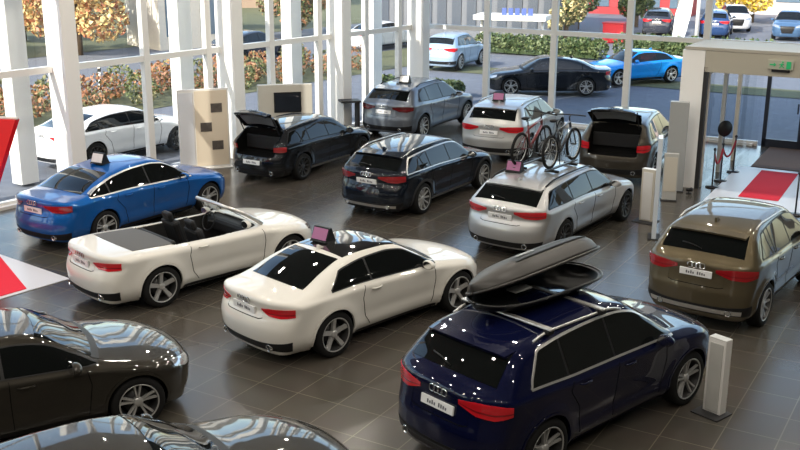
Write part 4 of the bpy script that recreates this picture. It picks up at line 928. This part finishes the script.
# buildings
def building(name, label, p, rz, dims, m, rows, cols, roofm, wm, extra=None):
    t = thing(name, label, 'building', (p[0], p[1], -.05), rad(rz)); L, D, H = dims
    MB().box((0, 0, H / 2), (L, D, H)).build('wall', m, t); MB().box((0, 0, H + .12), (L + .5, D + .5, .25), bev=.05).build('roof', roofm, t)
    for j in range(rows):
        for i in range(cols):
            x = (i + .5) / cols * L - L / 2; z = (j + .5) / rows * H; MB().box((x, -D / 2 - .02, z), (L / cols * .62, .08, H / rows * .6)).build('window', wm, t)
    return t
M_FW = mat('far_window', (.10, .15, .20), .1, coat=1.); M_STONE = mat('pale_stone', (.60, .56, .48), .85, noise=.1)
building('stone_building', 'pale stone building behind the shrubs at the left', (-12.6, 58), 40, (4.2, 4, 3.6), M_STONE, 1, 2, mat('dark_roof', (.2, .19, .19), .8), M_FW)
building('office_building', 'long blue grey building with striped facade beyond the right glass', (5.0, 66), -22, (11.5, 6, 9), mat('blue_grey_cladding', (.12, .13, .15), .7), 3, 12, M_GREYP, mat('dull_window', (.05, .065, .09), .4))
building('brown_building', 'brown timber clad building behind the office block', (-14, 92), 10, (10, 8, 9), mat('brown_cladding', (.30, .22, .16), .8), 2, 6, M_GREYP, M_FW)
bd = building('shop_building', 'low shop with dark red fascia at the top right', (19.8, 84), -24, (8, 5, 3.0), mat('maroon_fascia', (.34, .03, .035), .6), 1, 4, M_WHITE, M_FW)
building('pink_building', 'pale pinkish building at the far top right corner', (37, 84), -30, (18, 10, 5), mat('pinkish_render', (.60, .50, .48), .8), 1, 6, mat('grey_roof', (.50, .50, .52), .8), M_FW)
t = thing('canopy', 'low white flat canopy with blue block letters on top, beyond the right glass', 'canopy', (6.1, 56.5, -.05), rad(-18))
MB().box((0, 0, 1.75), (4.0, 1.8, .28), bev=.04).build('roof_slab', M_WHITE, t)
for x in (-1.7, 1.7): MB().tube([(x, 0, 0), (x, 0, 1.62)], .07, 10).build('post', M_WHITE, t)
c = MB()
for i in range(5): c.box((-.3 + i * .36, -.7, 2.08), (.25, .06, .40))
bl = c.build('letters', mat('blue_letters', (.05, .09, .30), .5), t); bl['kind'] = 'stuff'
t = thing('container', 'small red container beyond the hedge outside', 'container', (12.6, 60.6, -.05), rad(-25)); MB().box((0, 0, .55), (1.2, 1.0, 1.1), bev=.03).build('body', mat('container_red', (.55, .02, .03), .5), t); MB().box((0, 0, 1.13), (1.28, 1.08, .08), bev=.02).build('lid', mat('container_lid', (.40, .02, .025), .5), t)
# feather flag
t = thing('feather_flag', 'white feather flag leaning outside above the blue coupe', 'flag', (14.1, 53.4, -.05), rad(-15))
sp_ = [(0, 0, 0), (.03, 0, 1.2), (.10, 0, 2.2), (.34, 0, 2.95), (.66, 0, 3.15)]; MB().tube(sp_, .02, 8).build('pole', M_WHITE, t)
c = MB(); e = [(.02, .55), (.05, 1.2), (.11, 2.2), (.34, 2.93), (.64, 3.14), (.92, 2.95), (.86, 2.2), (.66, 1.2), (.48, .55)]; c.prism(e, -.012, .012); c.build('banner', mat('banner_white', (.85, .85, .84), .7), t)
t = thing('marker_post', 'short white marker post in the shrub bed at the left', 'post', (-11.9, 40.2, -.05)); MB().box((0, 0, .55), (.10, .10, 1.1), bev=.01).build('post', M_WHITE, t); MB().box((0, 0, .9), (.105, .105, .14)).build('reflector_band', M_DARK, t)
for (x, y, h, lb) in ((19.2, 71.5, 7, 'tall white pole beyond the blue coupe outside'), (18.0, 62.6, 7, 'tall white pole just right of the feather flag'), (20.0, 67, 7, 'tall white pole beyond the portal roof'), (-1.6, 52., 6, 'white lamp post seen between the far left columns')):
    t = thing('lamp_post', lb, 'pole', (x, y, -.05)); MB().tube([(0, 0, 0), (0, 0, h)], [.13, .09], 10).build('mast', M_FRAME, t); MB().box((.3, 0, h), (.9, .2, .1), bev=.03).build('lamp_head', M_GREYP, t)
# far parked cars
cols = [paint('paint_far_blue', (.02, .05, .14), .2), paint('paint_far_white', (.55, .56, .58)), paint('paint_far_dark', (.03, .035, .05), .2), paint('paint_far_grey_blue', (.06, .12, .22), .2), PSI]
far = [(15.6, 61.5, 'dark car parked farthest left in the row at the top right', 2), (18.9, 60.3, 'blue car parked in the row just beyond the portal roof', 0), (21.4, 64.6, 'white car parked behind the blue one in the far row', 1), (23.0, 59.2, 'grey blue car parked in the far row at right', 3), (27.4, 62.6, 'silver car parked in the far row at the right edge', 4), (28.4, 56.6, 'dark car parked at the right end of the far row', 2)]
mini = sub(SUV, sx=.9, W=1.8, R=.33)
for x, y, lb, ci in far:
    build_car('parked_car', lb, (x + .8, y + 4), rng.uniform(66, 84) + 180 * (ci % 2), mini, cols[ci], .07, 'ten', diff=False)
build_car('parked_car', 'dark car parked across the road at the upper left', (-7.5, 51.), 55, SEDAN, cols[2], .06, 'ten', diff=False)
build_car('parked_car', 'white car parked across the road seen past the far left columns', (-1., 57.), 50, SEDAN, cols[1], .06, 'ten', diff=False)

# ------------------------------------------------------------------ lamps
k = 0
me_r = MB().lathe([(.075, .0), (.095, .0), (.095, .05), (.075, .05)], 20, close=True).mesh('trim_ring'); me_r.materials.append(M_WHITE)
me_d = MB().lathe([(.001, .012), (.074, .012)], 20).mesh('bulb'); me_d.materials.append(M_SPOT)
spots = []
for i in range(7):
    for j in range(7):
        p = CO + DL * (5 + 4.6 * i) * .95 + DR * (2 + 3.2 * j) + NR * 2
        spots.append(p)
for p in spots:
    t = thing('ceiling_spotlight', 'small round recessed spotlight in the ceiling', 'ceiling light', (p.x, p.y, HC - .06), 0, 'recessed ceiling spotlights')
    for nm, me in (('trim_ring', me_r), ('bulb', me_d)): link(nm, me, None, t)
def area(p, sx, sy, e, col, rot=(0, 0, 0)):
    l = bpy.data.lights.new('ceiling_lamp', 'AREA'); l.shape = 'RECTANGLE'; l.size = sx; l.size_y = sy; l.energy = e; l.color = col
    o = bpy.data.objects.new('ceiling_lamp', l); COL.objects.link(o); o.location = p; o.rotation_euler = rot; return o
SPOT_E = 72
for p in spots:
    l = bpy.data.lights.new('ceiling_lamp', 'AREA'); l.shape = 'DISK'; l.size = .22; l.energy = SPOT_E; l.color = (1, .92, .80)
    o = bpy.data.objects.new('ceiling_lamp', l); COL.objects.link(o); o.location = (p.x, p.y, HC - .10)

sun = bpy.data.lights.new('sun', 'SUN'); sun.energy = 8; sun.angle = rad(.6); sun.color = (1, .94, .84)
so = bpy.data.objects.new('sun', sun); COL.objects.link(so); d = Vector((0.761, 0.650, -0.649)); so.rotation_euler = d.to_track_quat('-Z', 'Y').to_euler()
w = bpy.data.worlds.new('sky'); SC.world = w; w.use_nodes = True; nt = w.node_tree; bg = nt.nodes['Background']
sk = nt.nodes.new('ShaderNodeTexSky'); sk.sky_type = 'NISHITA'; sk.sun_disc = False; sk.sun_elevation = rad(28); sk.sun_rotation = rad(200); sk.air_density = 1.2; sk.dust_density = 2.
nt.links.new(sk.outputs[0], bg.inputs[0]); bg.inputs[1].default_value = .5

# ------------------------------------------------------------------ camera
cam = bpy.data.cameras.new('camera'); co = bpy.data.objects.new('camera', cam); COL.objects.link(co); SC.camera = co
cam.sensor_width = 36; cam.lens = 1015 / 800 * 36; cam.clip_end = 500; cam.clip_start = .05
pit, roll = rad(16.0), rad(.2)
fw = Vector((0, math.cos(pit), -math.sin(pit))); r0 = Vector((1, 0, 0)); u0 = r0.cross(fw)
r1 = r0 * math.cos(roll) + u0 * math.sin(roll); u1 = -r0 * math.sin(roll) + u0 * math.cos(roll)
co.matrix_world = Matrix.Translation((0, 0, 6.05)) @ Matrix((r1, u1, -fw)).transposed().to_4x4()
SC.view_settings.view_transform = 'Standard'; SC.view_settings.look = 'None'; SC.view_settings.gamma = 1; SC.view_settings.exposure = 0.0
try: SC.view_settings.use_curve_mapping = False
except Exception: pass
SC.cycles.use_denoising = True; SC.cycles.max_bounces = 8; SC.cycles.transparent_max_bounces = 16; SC.cycles.caustics_reflective = False; SC.cycles.caustics_refractive = False; SC.cycles.sample_clamp_indirect = 6
